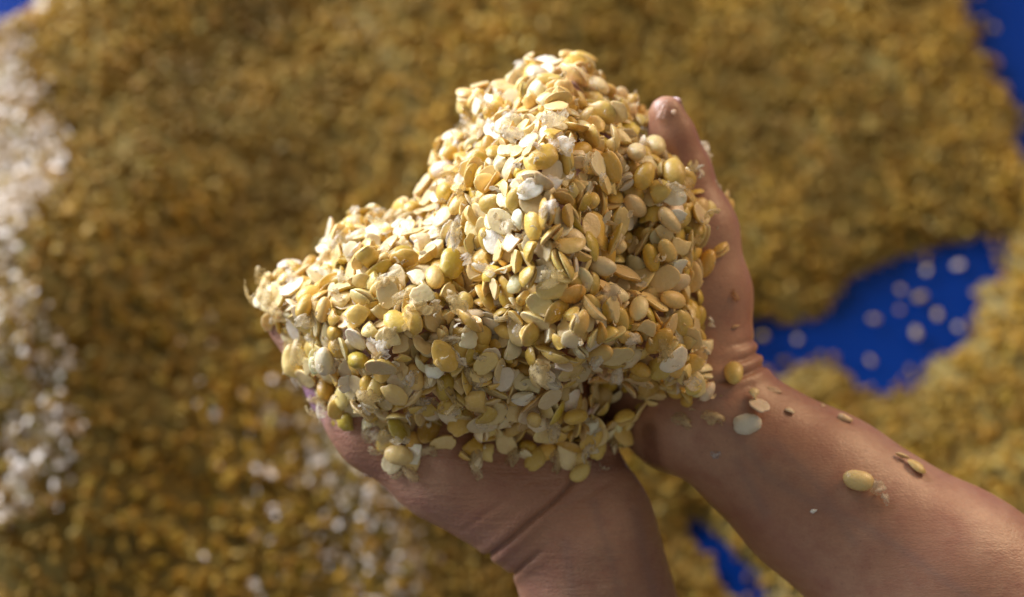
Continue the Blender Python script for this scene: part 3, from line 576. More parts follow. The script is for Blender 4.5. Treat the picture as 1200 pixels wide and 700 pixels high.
-3774,-1335,-1268,-333,845,-309,281,99,1,231,-550,2569,-636,194,-133,-943,235,86,0,231,-3026,-907,270,-151,-644,-466,-588,92,1,231,3838,384,-1954,172,752,-430,-468,104,1,230,1804,-16,905,729,-30,-455,510,97,3,229,
-1762,-1748,268,-446,-781,-286,-332,97,1,228,-3336,-660,-204,-429,544,-703,160,103,0,227,-2923,846,-476,19,590,-470,656,104,1,227,-2657,-2873,-2128,375,-234,-781,442,92,1,227,-68,223,1103,671,520,-316,-423,104,3,225,
1513,3238,-504,514,-240,308,764,100,1,225,-4512,-407,-1997,363,568,426,603,109,1,225,-1151,2845,-2180,236,281,-883,294,87,0,223,2202,-1695,-1002,351,-726,-100,-583,98,1,223,1970,2474,-288,-202,-478,-530,-670,93,0,223,
60,-2434,-1216,102,364,-643,-666,95,0,223,357,3682,-1014,-613,-449,-268,592,87,0,222,78,-325,1153,-594,395,-675,-189,89,1,222,-542,2230,10,358,-532,524,-560,86,3,222,-1160,1216,-362,713,3,538,-449,104,1,221,
835,4626,-2425,-517,-607,-533,283,100,1,221,-4375,-821,-2188,-835,-352,422,35,105,1,221,-20,-2245,-564,128,-293,514,-796,112,1,219,-114,4094,-2370,-315,-323,770,-451,103,1,217,-1468,-1929,-256,-904,-134,-52,-401,105,1,217,
-2778,-1584,-33,-251,-244,-904,-246,94,1,216,3861,-1813,-1408,-424,-335,-66,-839,98,1,216,-2660,-1940,-354,-122,382,629,666,95,1,215,3469,1561,-808,114,807,193,-546,103,1,214,-4798,303,-2714,-899,-121,416,65,94,3,213,
3840,2061,-2268,804,-151,426,387,97,1,212,1474,702,1096,-40,-704,-708,39,91,1,211,1204,2608,555,-187,-901,-303,248,105,0,211,903,407,1842,-278,-394,812,-329,106,1,211,825,-2236,-458,629,609,355,329,97,3,210,
-569,-2714,-1415,354,795,429,-242,106,1,210,3584,1636,-1236,40,826,341,-447,111,1,208,-4400,5,-1474,-327,364,-763,423,92,1,207,3054,267,-482,-920,-352,-172,-11,104,1,207,-3034,1702,-2801,-419,-290,-581,635,110,1,207,
-696,3875,-2120,243,-337,710,-568,86,0,207,-302,-1682,398,-68,-226,-786,-571,94,1,207,-106,520,1170,-497,-310,-648,487,101,1,206,-2972,-2656,-2106,140,540,286,779,102,0,206,2153,-2736,-2258,-385,-910,-72,-136,100,3,206,
426,4678,-2883,-237,-363,-627,647,113,1,205,3507,-369,-1364,-195,-489,846,81,95,0,205,-2044,1290,-1274,-400,-782,-475,50,100,1,202,-3591,-447,-298,135,738,334,570,102,1,202,-3604,1388,-2775,616,196,762,39,119,1,201,
1858,-1274,-244,-229,210,-610,-729,111,1,201,-3086,-26,20,357,817,-306,334,101,3,201,2970,1863,-495,-495,-670,-449,322,94,1,200,-1868,-64,752,698,339,551,306,95,1,200,-131,2362,303,-856,-298,-361,218,95,0,200,
2723,-1779,-1320,-332,648,559,398,106,1,199,-1882,-3427,-2426,475,770,82,-418,89,3,199,-2974,460,-359,-41,-809,96,-579,110,1,198,167,4394,-2869,391,-243,266,-847,114,3,198,-1867,1747,-2080,789,-442,-112,-412,97,1,198,
3742,-424,-1648,-76,-354,-740,-567,81,3,197,-1101,3136,-2508,185,-494,406,746,96,1,197,2045,3718,-2196,218,168,92,957,114,1,197,-3118,1547,-2586,-850,449,238,136,99,1,197,2021,2880,-475,-286,-664,691,-1,96,1,197,
1819,-1378,-781,833,-458,-83,-298,106,1,197,4188,1879,-2772,844,-215,340,-354,110,1,197,182,-1283,188,-49,14,-924,380,114,0,197,-1568,1758,-1730,-375,-434,-745,342,92,1,197,653,-1972,-118,-786,-194,516,-279,107,3,196,
2774,2246,-555,-494,-488,651,305,112,1,196,583,511,1666,451,-202,865,84,111,1,196,-3877,-324,-454,397,-801,419,-157,101,1,196,-3729,386,-1594,-549,-520,611,-235,113,1,196,-289,2675,-335,-618,389,-387,-562,98,3,196,
1415,1738,588,-694,219,596,340,93,0,195,-332,2083,562,294,702,-138,633,107,1,195,2379,3960,-2985,460,609,646,-18,87,3,195,-1049,2694,-1882,-183,-48,581,792,112,1,194,-949,2325,-726,-489,-402,-768,-93,102,1,193,
2989,-1538,-476,785,-360,-191,-467,89,1,193,1692,1391,468,-687,72,719,78,106,1,193,1295,3343,-469,-765,476,320,-292,100,1,193,-1438,-1404,526,62,813,-67,575,88,3,192,1162,-908,1462,333,597,248,-687,85,3,191,
3808,1305,-1735,-244,487,-66,836,92,1,189,1134,1041,1452,-432,-859,258,97,95,3,188,-4138,-590,-1454,-37,-663,-586,-465,92,1,187,2812,3536,-2949,-92,-545,-710,436,104,1,186,-2724,1029,-1153,3,45,-991,127,99,1,186,
1623,1716,310,-452,560,-560,410,110,1,186,105,-147,1166,691,-575,382,-214,92,1,185,-875,-2838,-1887,773,214,-593,65,110,1,185,-1911,1211,-916,-278,-131,-768,561,111,1,184,-2186,1794,-2596,-461,165,-872,-34,98,3,184,
3542,-1370,-1234,282,-264,-611,-691,102,3,184,1963,1040,-384,31,234,-955,179,108,0,184,-3548,456,-1463,210,-530,-424,-704,110,1,183,1155,3533,-615,-926,-227,-302,-1,109,1,183,-2079,-2559,-1022,488,-85,433,-753,95,1,182,
-1178,-2124,-390,-383,673,-632,-28,104,1,182,1586,272,767,30,603,560,-567,96,1,182,2354,1130,-725,-193,-551,163,795,102,0,181,1316,4497,-2205,304,648,-272,643,112,3,180,-1495,-2336,-1231,515,-657,521,178,91,1,180,
-565,-639,690,-325,289,892,127,91,3,178,-932,1990,-535,642,-411,549,345,91,3,178,-1508,3036,-2891,538,164,-744,-360,88,1,177,-3420,1248,-2148,712,-508,-270,401,117,1,177,1039,3390,-329,444,721,354,-396,106,3,176,
-4032,-262,-648,-37,385,876,290,94,1,176,1777,1900,146,-347,-521,696,352,89,1,175,1539,-2817,-1606,-129,133,854,487,100,1,175,3091,-2312,-2349,-204,342,-737,-546,104,1,174,-2570,1301,-1640,391,914,38,96,97,1,173,
814,-1097,990,228,-104,-890,380,105,1,173,-1530,-1595,246,-279,412,-389,-776,97,1,171,-3789,636,-2010,-525,-517,-657,158,95,1,171,-2106,-2002,-145,-282,40,738,612,91,1,170,1874,968,-38,311,267,843,-349,96,0,170,
3599,67,-1673,-719,-113,-636,-257,103,1,170,1796,4072,-2498,-767,-536,286,-205,112,0,169,2032,-2675,-1959,-357,483,-546,585,94,1,169,-2835,1166,-1433,688,-724,-52,24,98,1,167,1382,4618,-2607,208,285,836,420,95,3,166,
4349,-1932,-2409,346,-50,-874,-339,102,1,166,4150,1106,-2416,-434,687,502,-296,95,1,165,-4256,-1421,-2209,318,656,-527,-437,110,1,165,3506,178,-1369,454,201,-737,-459,81,1,165,3028,1603,-540,-904,103,-311,-274,94,1,164,
-2037,-233,729,-462,300,-571,609,89,1,164,2368,-1526,-614,-607,783,-109,85,104,1,162,-4643,15,-2156,260,792,529,163,116,1,162,2336,3714,-2690,289,-916,13,278,88,3,162,176,4197,-2396,-348,784,31,-513,97,1,162,
-622,1319,288,276,854,441,-33,102,1,161,-2406,1526,-2237,304,642,-462,530,92,1,160,-524,1686,215,-881,-109,255,-384,108,1,160,-184,-9,900,64,439,164,-881,94,1,159,762,2730,981,-854,243,-406,-215,108,1,158,
-530,-2638,-1186,-726,654,187,104,88,1,158,-2125,-2163,-400,-334,402,-628,-578,100,1,158,1415,-657,1551,-502,-107,802,306,92,1,158,1822,-2668,-1872,-652,-618,-25,-438,108,1,157,765,3190,400,-77,111,-406,-904,94,1,157,
234,27,1413,-13,433,-748,-503,118,2,156,243,3994,-1948,-604,-159,770,126,95,3,156,-3175,756,-1370,-649,-526,176,-520,80,3,155,-3861,-874,-1541,-385,889,-54,242,117,1,155,3810,-582,-1860,463,815,-340,-79,115,1,155,
-3474,-88,-195,-268,702,650,-117,104,3,154,1104,536,1626,-681,203,-688,148,96,1,154,-2906,-1222,18,303,553,-71,-773,109,1,154,1966,3513,-1648,575,794,-70,-185,104,3,154,278,-1624,259,303,-560,717,284,113,1,153,
435,3923,-1430,-85,-237,931,263,104,1,153,1185,2052,958,244,882,402,-27,86,3,153,14,2150,945,70,581,-207,784,99,1,153,-640,4207,-2716,348,583,-530,508,93,1,153,3320,1060,-594,-393,638,420,-512,85,1,153,
-1714,-2100,-476,-136,-733,417,520,104,1,153,-1524,1498,-1215,380,366,793,-306,101,1,152,-3804,-995,-1196,-137,-546,-84,823,100,1,152,-2026,1518,-2004,-372,-202,-598,680,125,1,152,3327,3076,-2903,130,-121,-894,411,90,1,151,
-654,3140,-2157,-265,-728,319,-546,120,1,149,3985,1552,-2082,-63,755,-506,-412,91,1,149,-1862,-2706,-1878,-132,-658,-256,-696,112,3,149,1398,-71,1330,649,624,-81,-427,75,0,149,1512,3802,-1901,-286,-163,-938,106,105,3,148,
3994,-225,-2381,452,282,-509,676,84,3,148,-4101,519,-2087,642,561,512,-108,93,1,148,2388,-2559,-2240,512,-483,667,245,95,1,148,3237,1982,-1369,-562,-753,215,265,116,0,147,-17,3705,-1753,226,-806,-429,339,91,1,147,
1908,1833,-212,-387,-838,-341,179,106,3,147,2395,-1402,-352,49,17,-893,-446,91,0,146,185,2648,802,549,744,382,13,94,1,146,-152,3351,-695,404,-667,-569,-262,99,1,145,2167,2954,-750,135,-536,-781,-289,95,3,145,
443,1788,1508,133,260,-956,-36,106,1,145,-1490,-2670,-1903,-202,521,534,634,94,1,145,3412,460,-1334,-677,193,175,-688,113,3,145,-682,1971,-435,-536,-333,-752,-191,104,3,145,86,-2081,-306,103,-883,280,362,100,1,145,
1857,98,606,-948,214,-169,164,92,1,144,3000,-706,-165,463,214,-860,38,101,1,144,878,-1670,-106,478,94,84,869,95,1,144,301,2762,942,-468,-589,-633,181,90,1,144,107,-1898,-39,-655,-184,-364,636,101,1,143,
-55,834,1096,-561,-84,20,823,90,3,142,325,2366,1465,-818,-76,361,442,82,1,141,995,3918,-1038,34,-410,-848,-334,94,3,140,-1930,-1604,299,-50,844,503,177,86,1,140,-3399,287,-981,872,251,420,4,102,1,139,
1026,-1486,-11,196,141,-694,-678,86,3,139,-2257,182,534,33,174,-964,-197,99,3,138,3276,-1788,-1028,-743,176,-581,-281,95,1,138,-3969,-1082,-1534,-28,722,404,561,96,1,136,-2932,-2111,-1171,-274,683,-646,-205,112,1,136,
-239,-1885,14,-666,670,-120,306,79,0,135,-2644,941,-529,822,-84,-548,-135,88,3,135,1480,4878,-3354,-763,599,-36,242,93,1,134,925,4122,-1367,-678,-717,160,-31,89,1,134,4264,1062,-2902,-151,-828,-135,524,113,1,134,
3408,872,-1304,882,162,443,20,96,0,134,-305,-2771,-1797,46,-494,256,830,89,1,134,3428,-1617,-807,-542,-206,62,-812,103,1,134,-436,306,728,-343,686,444,-464,103,1,133,-318,3152,-958,-59,-837,386,-384,102,1,133,
-188,4303,-3070,799,-600,-10,31,98,1,132,3160,-1422,-295,-471,-147,855,159,94,3,132,2790,-368,-45,-208,691,687,-92,93,1,132,-1085,2467,-1712,559,-562,-321,-517,110,1,131,705,1753,1575,-71,412,-151,896,86,1,130,
-3358,-1360,-491,579,-211,733,287,108,1,129,2205,-2490,-1773,508,-186,-792,-284,81,1,129,572,-760,960,359,-791,496,6,92,0,129,1221,1814,871,-146,774,-64,-614,104,1,129,500,2995,484,-85,-923,-16,-375,97,1,128,
916,-552,1628,-100,819,-390,409,81,1,128,-794,-2126,-169,-594,760,238,113,103,1,128,3398,-608,-814,-405,-511,674,347,99,1,128,-2625,-2276,-1287,-142,-881,-137,-429,93,0,128,1094,1283,1303,552,-117,-623,542,94,1,127,
-4262,593,-2608,-361,120,-701,-604,83,3,127,-384,-1070,727,80,-667,698,248,92,1,126,-2334,-1652,118,-224,-748,-268,-564,98,1,126,-122,-1108,527,-585,-461,165,647,94,1,126,-719,2379,-472,-221,967,-102,-80,107,1,125,
4133,1578,-2458,-392,471,-365,701,99,1,125,-2334,-1849,-205,415,-365,816,168,104,1,125,2439,-253,295,-495,-154,-658,-546,94,1,125,480,3803,-1230,-389,228,-890,66,105,3,124,-1648,1623,-1593,520,757,-292,267,98,1,124,
-1757,665,-182,-60,-109,982,-144,101,3,124,-2636,-2175,-964,15,-483,350,802,89,3,123,1295,622,1309,-358,438,-641,518,96,1,122,3788,-225,-2033,678,6,-694,-241,100,1,122,2256,872,-504,288,724,-571,-258,102,1,121,
-140,-2801,-2059,-352,186,-509,763,100,1,121,3156,692,-547,30,803,272,530,85,3,121,305,3249,-314,-868,-80,451,-194,92,3,121,1063,1492,1330,-621,355,-689,-117,94,1,120,3706,-2207,-1920,944,208,-5,257,102,1,119,
3256,352,-834,386,-327,818,-274,94,1,119,-3944,-456,-1180,313,-892,286,-159,101,0,118,1722,1600,84,321,929,177,-55,118,1,118,142,-2538,-1404,293,835,210,415,103,1,118,335,-2048,-307,438,-808,-373,126,111,1,118,
-2318,-1261,680,692,15,-116,-712,89,1,118,2114,-1064,149,447,221,210,-841,103,1,117,3488,1979,-1734,583,663,398,-249,92,3,117,3304,1804,-1028,-616,70,643,-450,93,1,117,305,610,1584,535,-687,303,-386,103,1,117,
-2,-1701,189,212,540,-605,-546,83,1,117,235,-2288,-668,-501,315,769,242,102,1,116,-233,-702,593,-202,130,-970,46,98,1,116,2679,-1938,-1788,-435,296,-641,-559,97,3,116,-2360,641,-66,11,-507,848,156,81,0,116,
1923,3704,-1849,-507,-766,-2,396,105,1,115,642,4054,-1696,-157,977,120,84,125,3,115,-1885,-862,774,-5,673,-592,-443,78,1,114,2526,-1570,-978,387,322,-264,823,113,3,114,-1367,-1772,-86,35,-276,949,149,86,1,113,
-4414,674,-2876,132,176,-826,520,89,1,113,-2998,-1327,-288,-304,408,-849,-142,98,1,113,248,984,1529,-137,574,804,76,84,1,113,-3381,798,-1962,-220,718,-469,465,110,1,113,-1724,-1806,-50,702,634,-52,319,116,1,112,
1260,3938,-1674,715,-295,571,276,95,1,112,-1656,474,204,94,268,-836,469,92,1,112,324,-1119,394,19,-97,-816,570,100,1,112,3663,-2433,-2410,-331,648,577,372,88,1,112,2471,2522,-688,945,-272,182,17,101,1,112,
-1642,-2720,-2157,-584,-28,527,-617,102,1,111,3377,1354,-972,253,501,810,-173,122,2,111,576,4324,-2283,295,-194,895,-274,121,1,111,2570,22,-140,-48,-108,237,-964,92,1,110,1732,3178,-731,508,604,-477,387,120,1,110,
-3446,-1505,-1105,485,361,256,-754,90,1,110,1226,-2377,-772,-485,-575,-551,-360,86,1,110,1060,-2318,-664,572,771,94,264,125,1,109,-1022,-1905,-47,-407,-334,-742,-416,103,1,109,3038,-1791,-1332,-667,-571,-8,478,94,1,109,
-440,-92,532,768,-570,-45,-289,96,1,108,2737,2510,-1078,247,-511,-442,-695,105,3,108,-1188,3178,-2918,-364,-164,-900,177,99,1,108,-762,2852,-1736,693,647,240,207,77,3,108,-1444,2705,-2489,-497,-196,-650,-540,90,1,108,
-803,-1548,432,-8,969,-246,36,104,1,107,-687,1694,-170,-255,-362,-592,-672,104,1,107,2275,2285,-528,857,110,49,-501,100,1,106,-703,102,185,-596,-270,-673,345,105,1,106,4135,-1940,-2027,-209,880,43,-423,100,1,105,
836,4724,-2983,-859,352,-202,-313,108,1,105,-577,-2428,-598,593,14,794,136,99,3,105,1452,-1203,73,368,-8,-716,593,90,1,105,2781,-1506,-932,-39,406,418,812,93,3,104,-1531,-467,784,343,454,-821,-44,95,1,104,
-2824,-820,359,482,99,388,-779,94,1,104,-3158,295,-571,-323,936,52,126,82,3,104,756,3348,-40,-29,122,-892,435,113,1,104,-766,-318,695,2,3,613,790,102,3,104,4009,-770,-2248,463,-547,-498,-489,98,3,103,
186,2454,1078,-454,-114,-792,393,74,1,103,-2290,-588,916,202,-368,518,746,94,1,103,-1597,1982,-2098,490,-16,830,-267,99,1,102,96,3468,-959,51,118,-758,640,104,1,102,1870,754,-168,-450,466,432,627,109,1,101,
2557,3734,-2996,-615,22,709,344,74,0,101,-889,2908,-2064,-822,-220,-481,211,78,0,101,-1992,85,566,270,-739,405,-466,76,1,100,-216,1112,702,-46,-559,-600,-570,79,0,100,-1269,-2904,-2386,767,621,-7,160,99,1,99,
2502,-2260,-2017,-572,626,308,-431,90,1,99,1596,1036,618,14,466,265,844,102,1,99,3768,-1529,-1529,91,-210,-629,-743,116,2,99,2202,1411,-582,-552,296,-505,593,113,1,99,678,-2498,-837,165,73,-906,-383,115,1,98,
2619,1364,-550,23,565,-550,-615,90,1,98,-3574,-892,-895,628,266,404,610,103,3,98,-318,1408,830,359,686,633,0,91,1,98,3551,-1031,-1108,455,-264,-824,211,98,1,98,1487,-2354,-1021,624,253,69,736,80,3,98,
1920,-212,684,-230,690,444,-523,93,3,97,1759,-1130,102,-115,-307,-700,635,116,1,97,-2114,-2584,-1189,-106,156,972,141,96,1,97,-621,2698,-1202,47,-207,904,-370,105,0,97,411,-2502,-1119,-90,470,626,615,105,1,97,
536,2870,801,569,-16,801,-187,97,1,97,-2684,-2596,-1939,-454,869,-110,164,89,1,96,1212,-1274,186,-557,747,326,157,95,1,95,1234,4152,-1953,474,870,-79,-106,103,1,95,-2947,846,-746,-39,-874,472,-111,93,1,95,
-1018,3952,-3204,-732,272,412,-470,94,1,94,-2063,-792,920,71,-48,993,-78,95,1,94,1446,3053,-152,-336,-233,-599,-689,121,1,94,19,3861,-2035,260,799,447,-306,105,1,93,2482,2903,-1403,735,-53,-658,154,95,1,93,
-4008,322,-1797,198,0,805,559,87,3,93,1281,3667,-1270,-498,-624,-238,553,98,0,93,-2394,-2126,-615,-283,-166,20,-944,89,2,92,-1950,-3118,-2100,702,332,-89,623,101,1,92,3885,-1436,-1809,-436,-758,337,349,83,1,91,
-158,3125,-619,389,-313,717,486,100,3,91,2423,-2182,-1684,-550,-679,-278,-398,97,1,91,-284,2435,2,-380,71,-876,287,98,1,90,108,4524,-3241,-527,-793,-272,-138,98,1,90,419,910,1644,-136,963,-215,93,101,1,90,
74,3620,-1538,-45,646,-450,615,95,1,89,882,1185,1600,-438,-697,-530,205,88,1,89,991,2643,916,581,-166,717,-348,106,1,89,146,3040,-66,260,-367,740,-500,106,1,88,1558,3649,-1659,-810,-562,-28,166,118,1,88,
-458,1203,535,36,563,772,294,100,1,87,1855,-2462,-1576,-22,-444,696,564,78,1,87,1606,-2352,-1241,-780,-328,523,-106,88,1,87,691,-3087,-2330,812,335,-375,296,103,1,86,3053,-2118,-2144,-737,636,57,224,95,1,85,
1174,-2473,-1100,454,-696,-315,458,96,1,85,-2927,1393,-2356,-541,-759,-242,271,74,1,85,1439,-782,1215,417,-746,222,469,112,1,84,2496,-1891,-1628,-407,-94,586,694,101,1,84,2602,-340,168,-697,-271,661,-61,79,1,84,
852,3742,-494,-186,75,-961,-190,97,1,84,2233,-472,482,643,-624,128,425,107,2,84,-1465,-2057,-498,320,-311,-884,-143,99,1,83,3277,3228,-3143,-111,128,874,-456,74,1,83,754,-2642,-1220,349,254,469,-771,106,1,83,
-3564,-1230,-699,2,808,-542,-233,104,3,82,2782,505,-262,-179,906,373,-89,103,1,82,2158,4068,-3048,452,-14,-891,-38,122,2,82,-2058,-1364,385,51,-743,-643,-180,100,1,82,-3169,1376,-2326,566,-323,535,538,114,2,82,
-1645,-832,567,-307,828,393,-256,105,1,81,-1350,2942,-2758,494,674,408,369,87,1,81,846,4436,-2446,504,838,7,206,108,1,80,2044,1452,-135,200,845,-183,-460,105,1,80,994,270,1571,258,206,-118,936,95,1,79,
-1930,1031,-566,-188,-881,-382,-207,84,1,79,-2459,-2830,-2029,452,-824,232,-249,84,1,78,1149,-1104,788,-92,306,-558,766,88,1,78,-3629,-598,-660,149,596,-64,786,87,1,78,187,2936,269,150,90,-845,505,102,1,78,
3984,1744,-2269,694,448,341,449,95,1,77,1425,1505,472,388,-428,-471,-667,110,1,77,-3317,601,-1604,-112,664,-269,688,86,3,76,-1117,3335,-3195,810,-536,-237,-3,92,1,76,294,4804,-3413,246,-281,765,-524,81,1,75,
3003,3084,-2619,243,760,400,-451,97,1,75,-1768,-583,938,290,778,524,-190,110,2,75,-507,392,466,-128,116,-645,745,91,1,75,499,-2272,-565,245,-225,943,-20,96,3,75,2310,-1624,-1120,655,-663,302,-202,90,1,74,
-4339,-246,-1681,-760,-441,-81,-471,116,2,73,-935,761,100,30,853,-505,130,111,1,73,-3186,408,-860,-83,-749,-6,-657,96,1,72,978,-1043,1092,614,-710,-85,-334,84,1,72,1691,4398,-3031,-306,166,938,6,79,3,71,
-1556,2715,-3056,286,-641,556,-446,98,1,71,2042,3285,-1421,-773,569,-254,120,94,1,71,1817,-2885,-2168,-308,596,-483,-563,90,1,71,-811,-1118,672,37,184,469,-863,85,1,70,432,3176,126,616,304,686,-240,90,1,70,
-2660,778,-190,-646,-743,-84,-157,115,1,70,1342,1406,845,-485,407,676,-376,96,1,70,3133,2110,-1038,-36,-751,-471,-461,95,1,70,1052,-3129,-2451,-739,-421,-253,462,105,1,70,2457,-958,106,736,529,186,378,88,1,69,
3170,2352,-1500,-968,-32,-81,234,107,3,69,-566,-965,608,-832,-71,-130,534,113,1,69,3218,165,-1145,-564,-503,443,482,94,0,69,-4006,-175,-928,632,-707,161,-273,107,1,69,-1812,1322,-1379,562,529,635,-28,101,1,69,
2901,2690,-1612,616,652,-407,175,87,0,69,3667,29,-2076,-17,639,472,607,92,3,69,3722,2222,-2471,40,-881,-10,471,92,1,69,3972,1224,-2251,-130,-601,197,763,99,1,68,-3790,-474,-875,3,971,-238,-37,100,3,68,
1282,-357,1729,404,610,-657,-183,87,1,68,3909,2233,-2821,376,-510,-123,764,95,3,68,-1688,1208,-773,-541,-709,155,-426,94,1,67,3272,606,-1034,-475,658,538,-228,82,0,67,-1240,598,159,902,-418,-88,-54,101,1,67,
1400,-1374,-777,-191,-393,155,886,74,0,67,2166,-2268,-1546,-217,-476,724,-449,88,3,67,-1457,132,488,375,822,-112,-413,100,1,67,1271,-1314,-158,78,-696,581,416,96,1,67,3901,-915,-2062,-199,-796,221,527,97,1,66,
-438,-2389,-956,-36,-357,-712,-604,93,1,65,945,3768,-732,-685,-61,-164,707,98,3,65,3016,-1658,-1092,-234,-96,40,967,85,1,65,1032,2855,585,225,-573,-171,-769,77,0,65,-3053,979,-1533,664,-281,-98,-686,98,1,65,
1499,-18,1078,-320,32,775,544,100,2,65,-627,284,193,380,663,-318,561,86,1,64,-1028,2106,-1288,-589,-283,-757,1,107,3,64,-668,-2766,-1698,-561,682,-373,284,112,1,64,340,-154,1320,-197,-798,-486,-297,85,1,64,
2194,3460,-2043,28,681,101,725,84,0,64,-3630,646,-2210,-315,-337,-844,273,109,1,64,-312,3917,-2319,-764,486,308,291,96,1,64,-1278,-2532,-1774,-373,548,-202,-721,123,2,64,-2470,-209,489,-327,925,-26,-193,109,3,64,
2604,-530,239,498,-66,-803,-320,107,2,64,2538,1553,-598,-612,595,-100,-510,98,1,63,119,2101,1105,-485,503,-706,-116,116,2,63,-658,3322,-2510,-333,-861,329,-197,122,2,63,-2072,1584,-2275,-186,-5,-458,869,105,1,63,
151,-2857,-1973,-238,-532,-638,-504,110,1,63,3552,2856,-2776,227,799,371,-414,92,1,63,1220,4760,-3100,681,-366,366,517,104,1,62,4236,1482,-2817,-464,559,648,-229,79,1,62,3013,3248,-2943,351,-482,-290,-748,79,1,62,
-1025,-518,733,738,247,304,550,90,2,61,4353,1798,-3084,-306,508,-322,738,87,1,61,174,-1007,432,-366,356,680,526,122,1,61,3964,-1762,-1727,-559,295,-438,639,97,1,61,-800,3238,-2582,330,-278,482,763,94,2,61,
1071,3156,-19,-227,-679,-128,686,86,0,61,-986,170,42,687,599,-30,-410,96,1,61,-3587,550,-1819,-570,-727,209,-321,74,0,61,-3316,400,-1285,266,498,-757,329,88,3,60,-3430,188,-761,746,569,329,109,91,1,60,
-2812,-2384,-1690,-812,-451,293,-228,110,1,60,-1526,84,761,-361,72,-412,-834,80,1,59,-1484,2444,-2546,559,-62,660,497,87,3,59,-3507,-1002,-441,478,75,804,346,96,1,59,-1846,-3312,-2143,168,-923,-347,-3,94,2,58,
543,4786,-3222,408,416,727,-363,86,1,58,-637,-278,465,-724,398,-147,544,93,1,58,3140,-81,-620,319,705,90,-627,93,1,58,-912,2386,-1221,-532,603,-279,524,119,1,58,2866,176,-356,895,234,142,-353,109,1,58,
-1278,394,254,-256,-45,-368,-893,92,1,57,-4374,-704,-2167,393,-844,-94,-352,95,1,57,1086,4563,-2709,671,-268,353,595,107,1,57,-3367,1423,-2611,-440,662,155,-587,109,1,57,1338,-2682,-1522,-544,785,-68,-289,90,1,56,
-1288,-2998,-2724,-426,799,344,250,91,1,56,3887,691,-2250,379,861,-189,-283,100,1,56,-3713,854,-2615,-464,-306,-829,58,92,1,56,1148,-190,1515,271,726,-562,290,82,1,55,-95,2778,-254,644,-187,723,164,101,1,55,
-295,-905,605,-763,-298,219,531,76,1,54,-2126,1680,-2404,-133,110,-580,796,94,1,54,3027,-1574,-692,-844,494,31,206,104,1,53,-2138,-2306,-977,-12,36,-684,728,104,1,53,-865,-544,838,-735,-198,-17,-648,90,1,53,
-1028,1496,-616,-520,-832,-150,-126,104,1,53,241,1498,1446,-244,629,-647,355,113,1,53,444,2646,1072,-478,103,-740,461,99,1,53,-1524,-2420,-1664,649,-741,61,-162,96,1,52,3523,2125,-2000,43,-234,-174,-956,97,1,52,
-4196,-312,-1470,-147,96,-695,-697,120,2,52,-2012,1424,-1729,-513,-65,-835,187,89,1,52,-2048,-2908,-1747,-550,832,71,22,88,1,52,-369,-258,450,-44,358,684,634,98,1,52,-508,-2512,-966,327,258,-581,699,94,1,51,
-3947,188,-1469,-481,-86,-813,316,97,1,51,-1180,184,360,16,-266,-642,719,91,1,51,717,792,1725,774,418,-297,-370,117,2,51,-4050,-1650,-2304,850,340,-399,-54,90,1,51,3024,1734,-650,-203,-178,963,18,90,1,51,
-4543,460,-2630,-856,100,-476,-176,108,2,50,-87,1812,1158,362,713,587,128,96,1,50,1870,2140,-214,-152,636,-43,-756,108,1,50,-451,4199,-2853,-353,-551,-603,456,85,1,50,1576,4652,-3122,-359,-840,-40,405,88,1,50,
189,1955,1322,225,931,-182,224,97,1,49,-455,1867,79,-889,359,219,182,86,0,49,1020,1752,1129,-239,-478,-228,-814,111,1,49,3171,26,-856,197,604,90,-767,94,1,49,-308,3642,-1756,546,209,-523,-621,94,3,49,
-623,439,217,558,699,-150,421,93,1,49,4138,-2249,-2236,687,-108,542,-472,83,1,48,-35,-1128,392,228,871,177,398,122,2,48,-2583,-1218,236,-647,44,-300,-700,100,2,48,3057,-1638,-890,948,-287,-131,39,79,1,48,
3536,450,-1674,-903,129,-209,353,106,1,48,-2785,-143,329,-158,-242,907,-305,94,1,48,2924,2870,-1888,-435,-848,5,302,97,1,47,1481,2506,220,-952,-158,-260,43,98,1,47,-3673,-2197,-2353,-342,124,-669,-648,109,2,47,
-3105,-1441,-509,-674,-588,-274,-353,108,2,47,-1131,1749,-767,-617,78,-676,395,103,1,47,2212,2041,-382,883,-227,159,-379,110,1,46,-436,-2549,-1275,338,-922,-155,-108,100,1,46,-2409,-2216,-888,-443,-523,-188,704,83,1,46,
-4257,268,-2013,531,820,138,163,101,1,46,-1800,-2865,-2258,-378,260,845,276,102,2,46,3485,-2206,-2178,419,-724,-424,-347,93,1,46,1729,-1570,-1589,657,-742,98,97,109,1,46,-69,992,891,643,-453,604,-130,94,1,46,
-2622,-1675,-149,0,-889,-331,-317,107,1,46,3038,2104,-767,-394,500,283,717,75,0,46,3970,843,-2196,-103,-830,-239,493,96,1,45,-518,966,417,-816,257,-207,474,80,1,45,-1549,-1007,597,-820,37,-318,-475,82,2,44,
1456,-2986,-2163,396,-607,599,341,79,1,43,-2159,1362,-1678,-108,-900,-364,214,76,3,43,1430,4648,-2878,154,-300,-938,73,93,1,43,-2957,1260,-2083,-388,107,600,692,88,1,43,-1346,-142,667,614,348,265,657,93,1,43,
-4762,-284,-2514,-680,-301,462,483,101,1,42,-1258,-663,715,783,606,96,104,107,2,42,-3214,-1233,-488,470,-276,808,226,96,1,42,644,-1600,134,230,-343,849,330,123,1,42,2909,-974,82,-198,-191,766,581,119,2,41,
2779,-1284,-266,-468,687,-555,-36,103,1,41,-3975,659,-2531,-440,-263,841,171,122,2,41,-230,2896,-658,632,275,644,-332,100,1,41,1892,-710,541,469,-255,-840,97,95,1,41,-992,-2954,-2438,53,619,-39,-783,115,2,41,
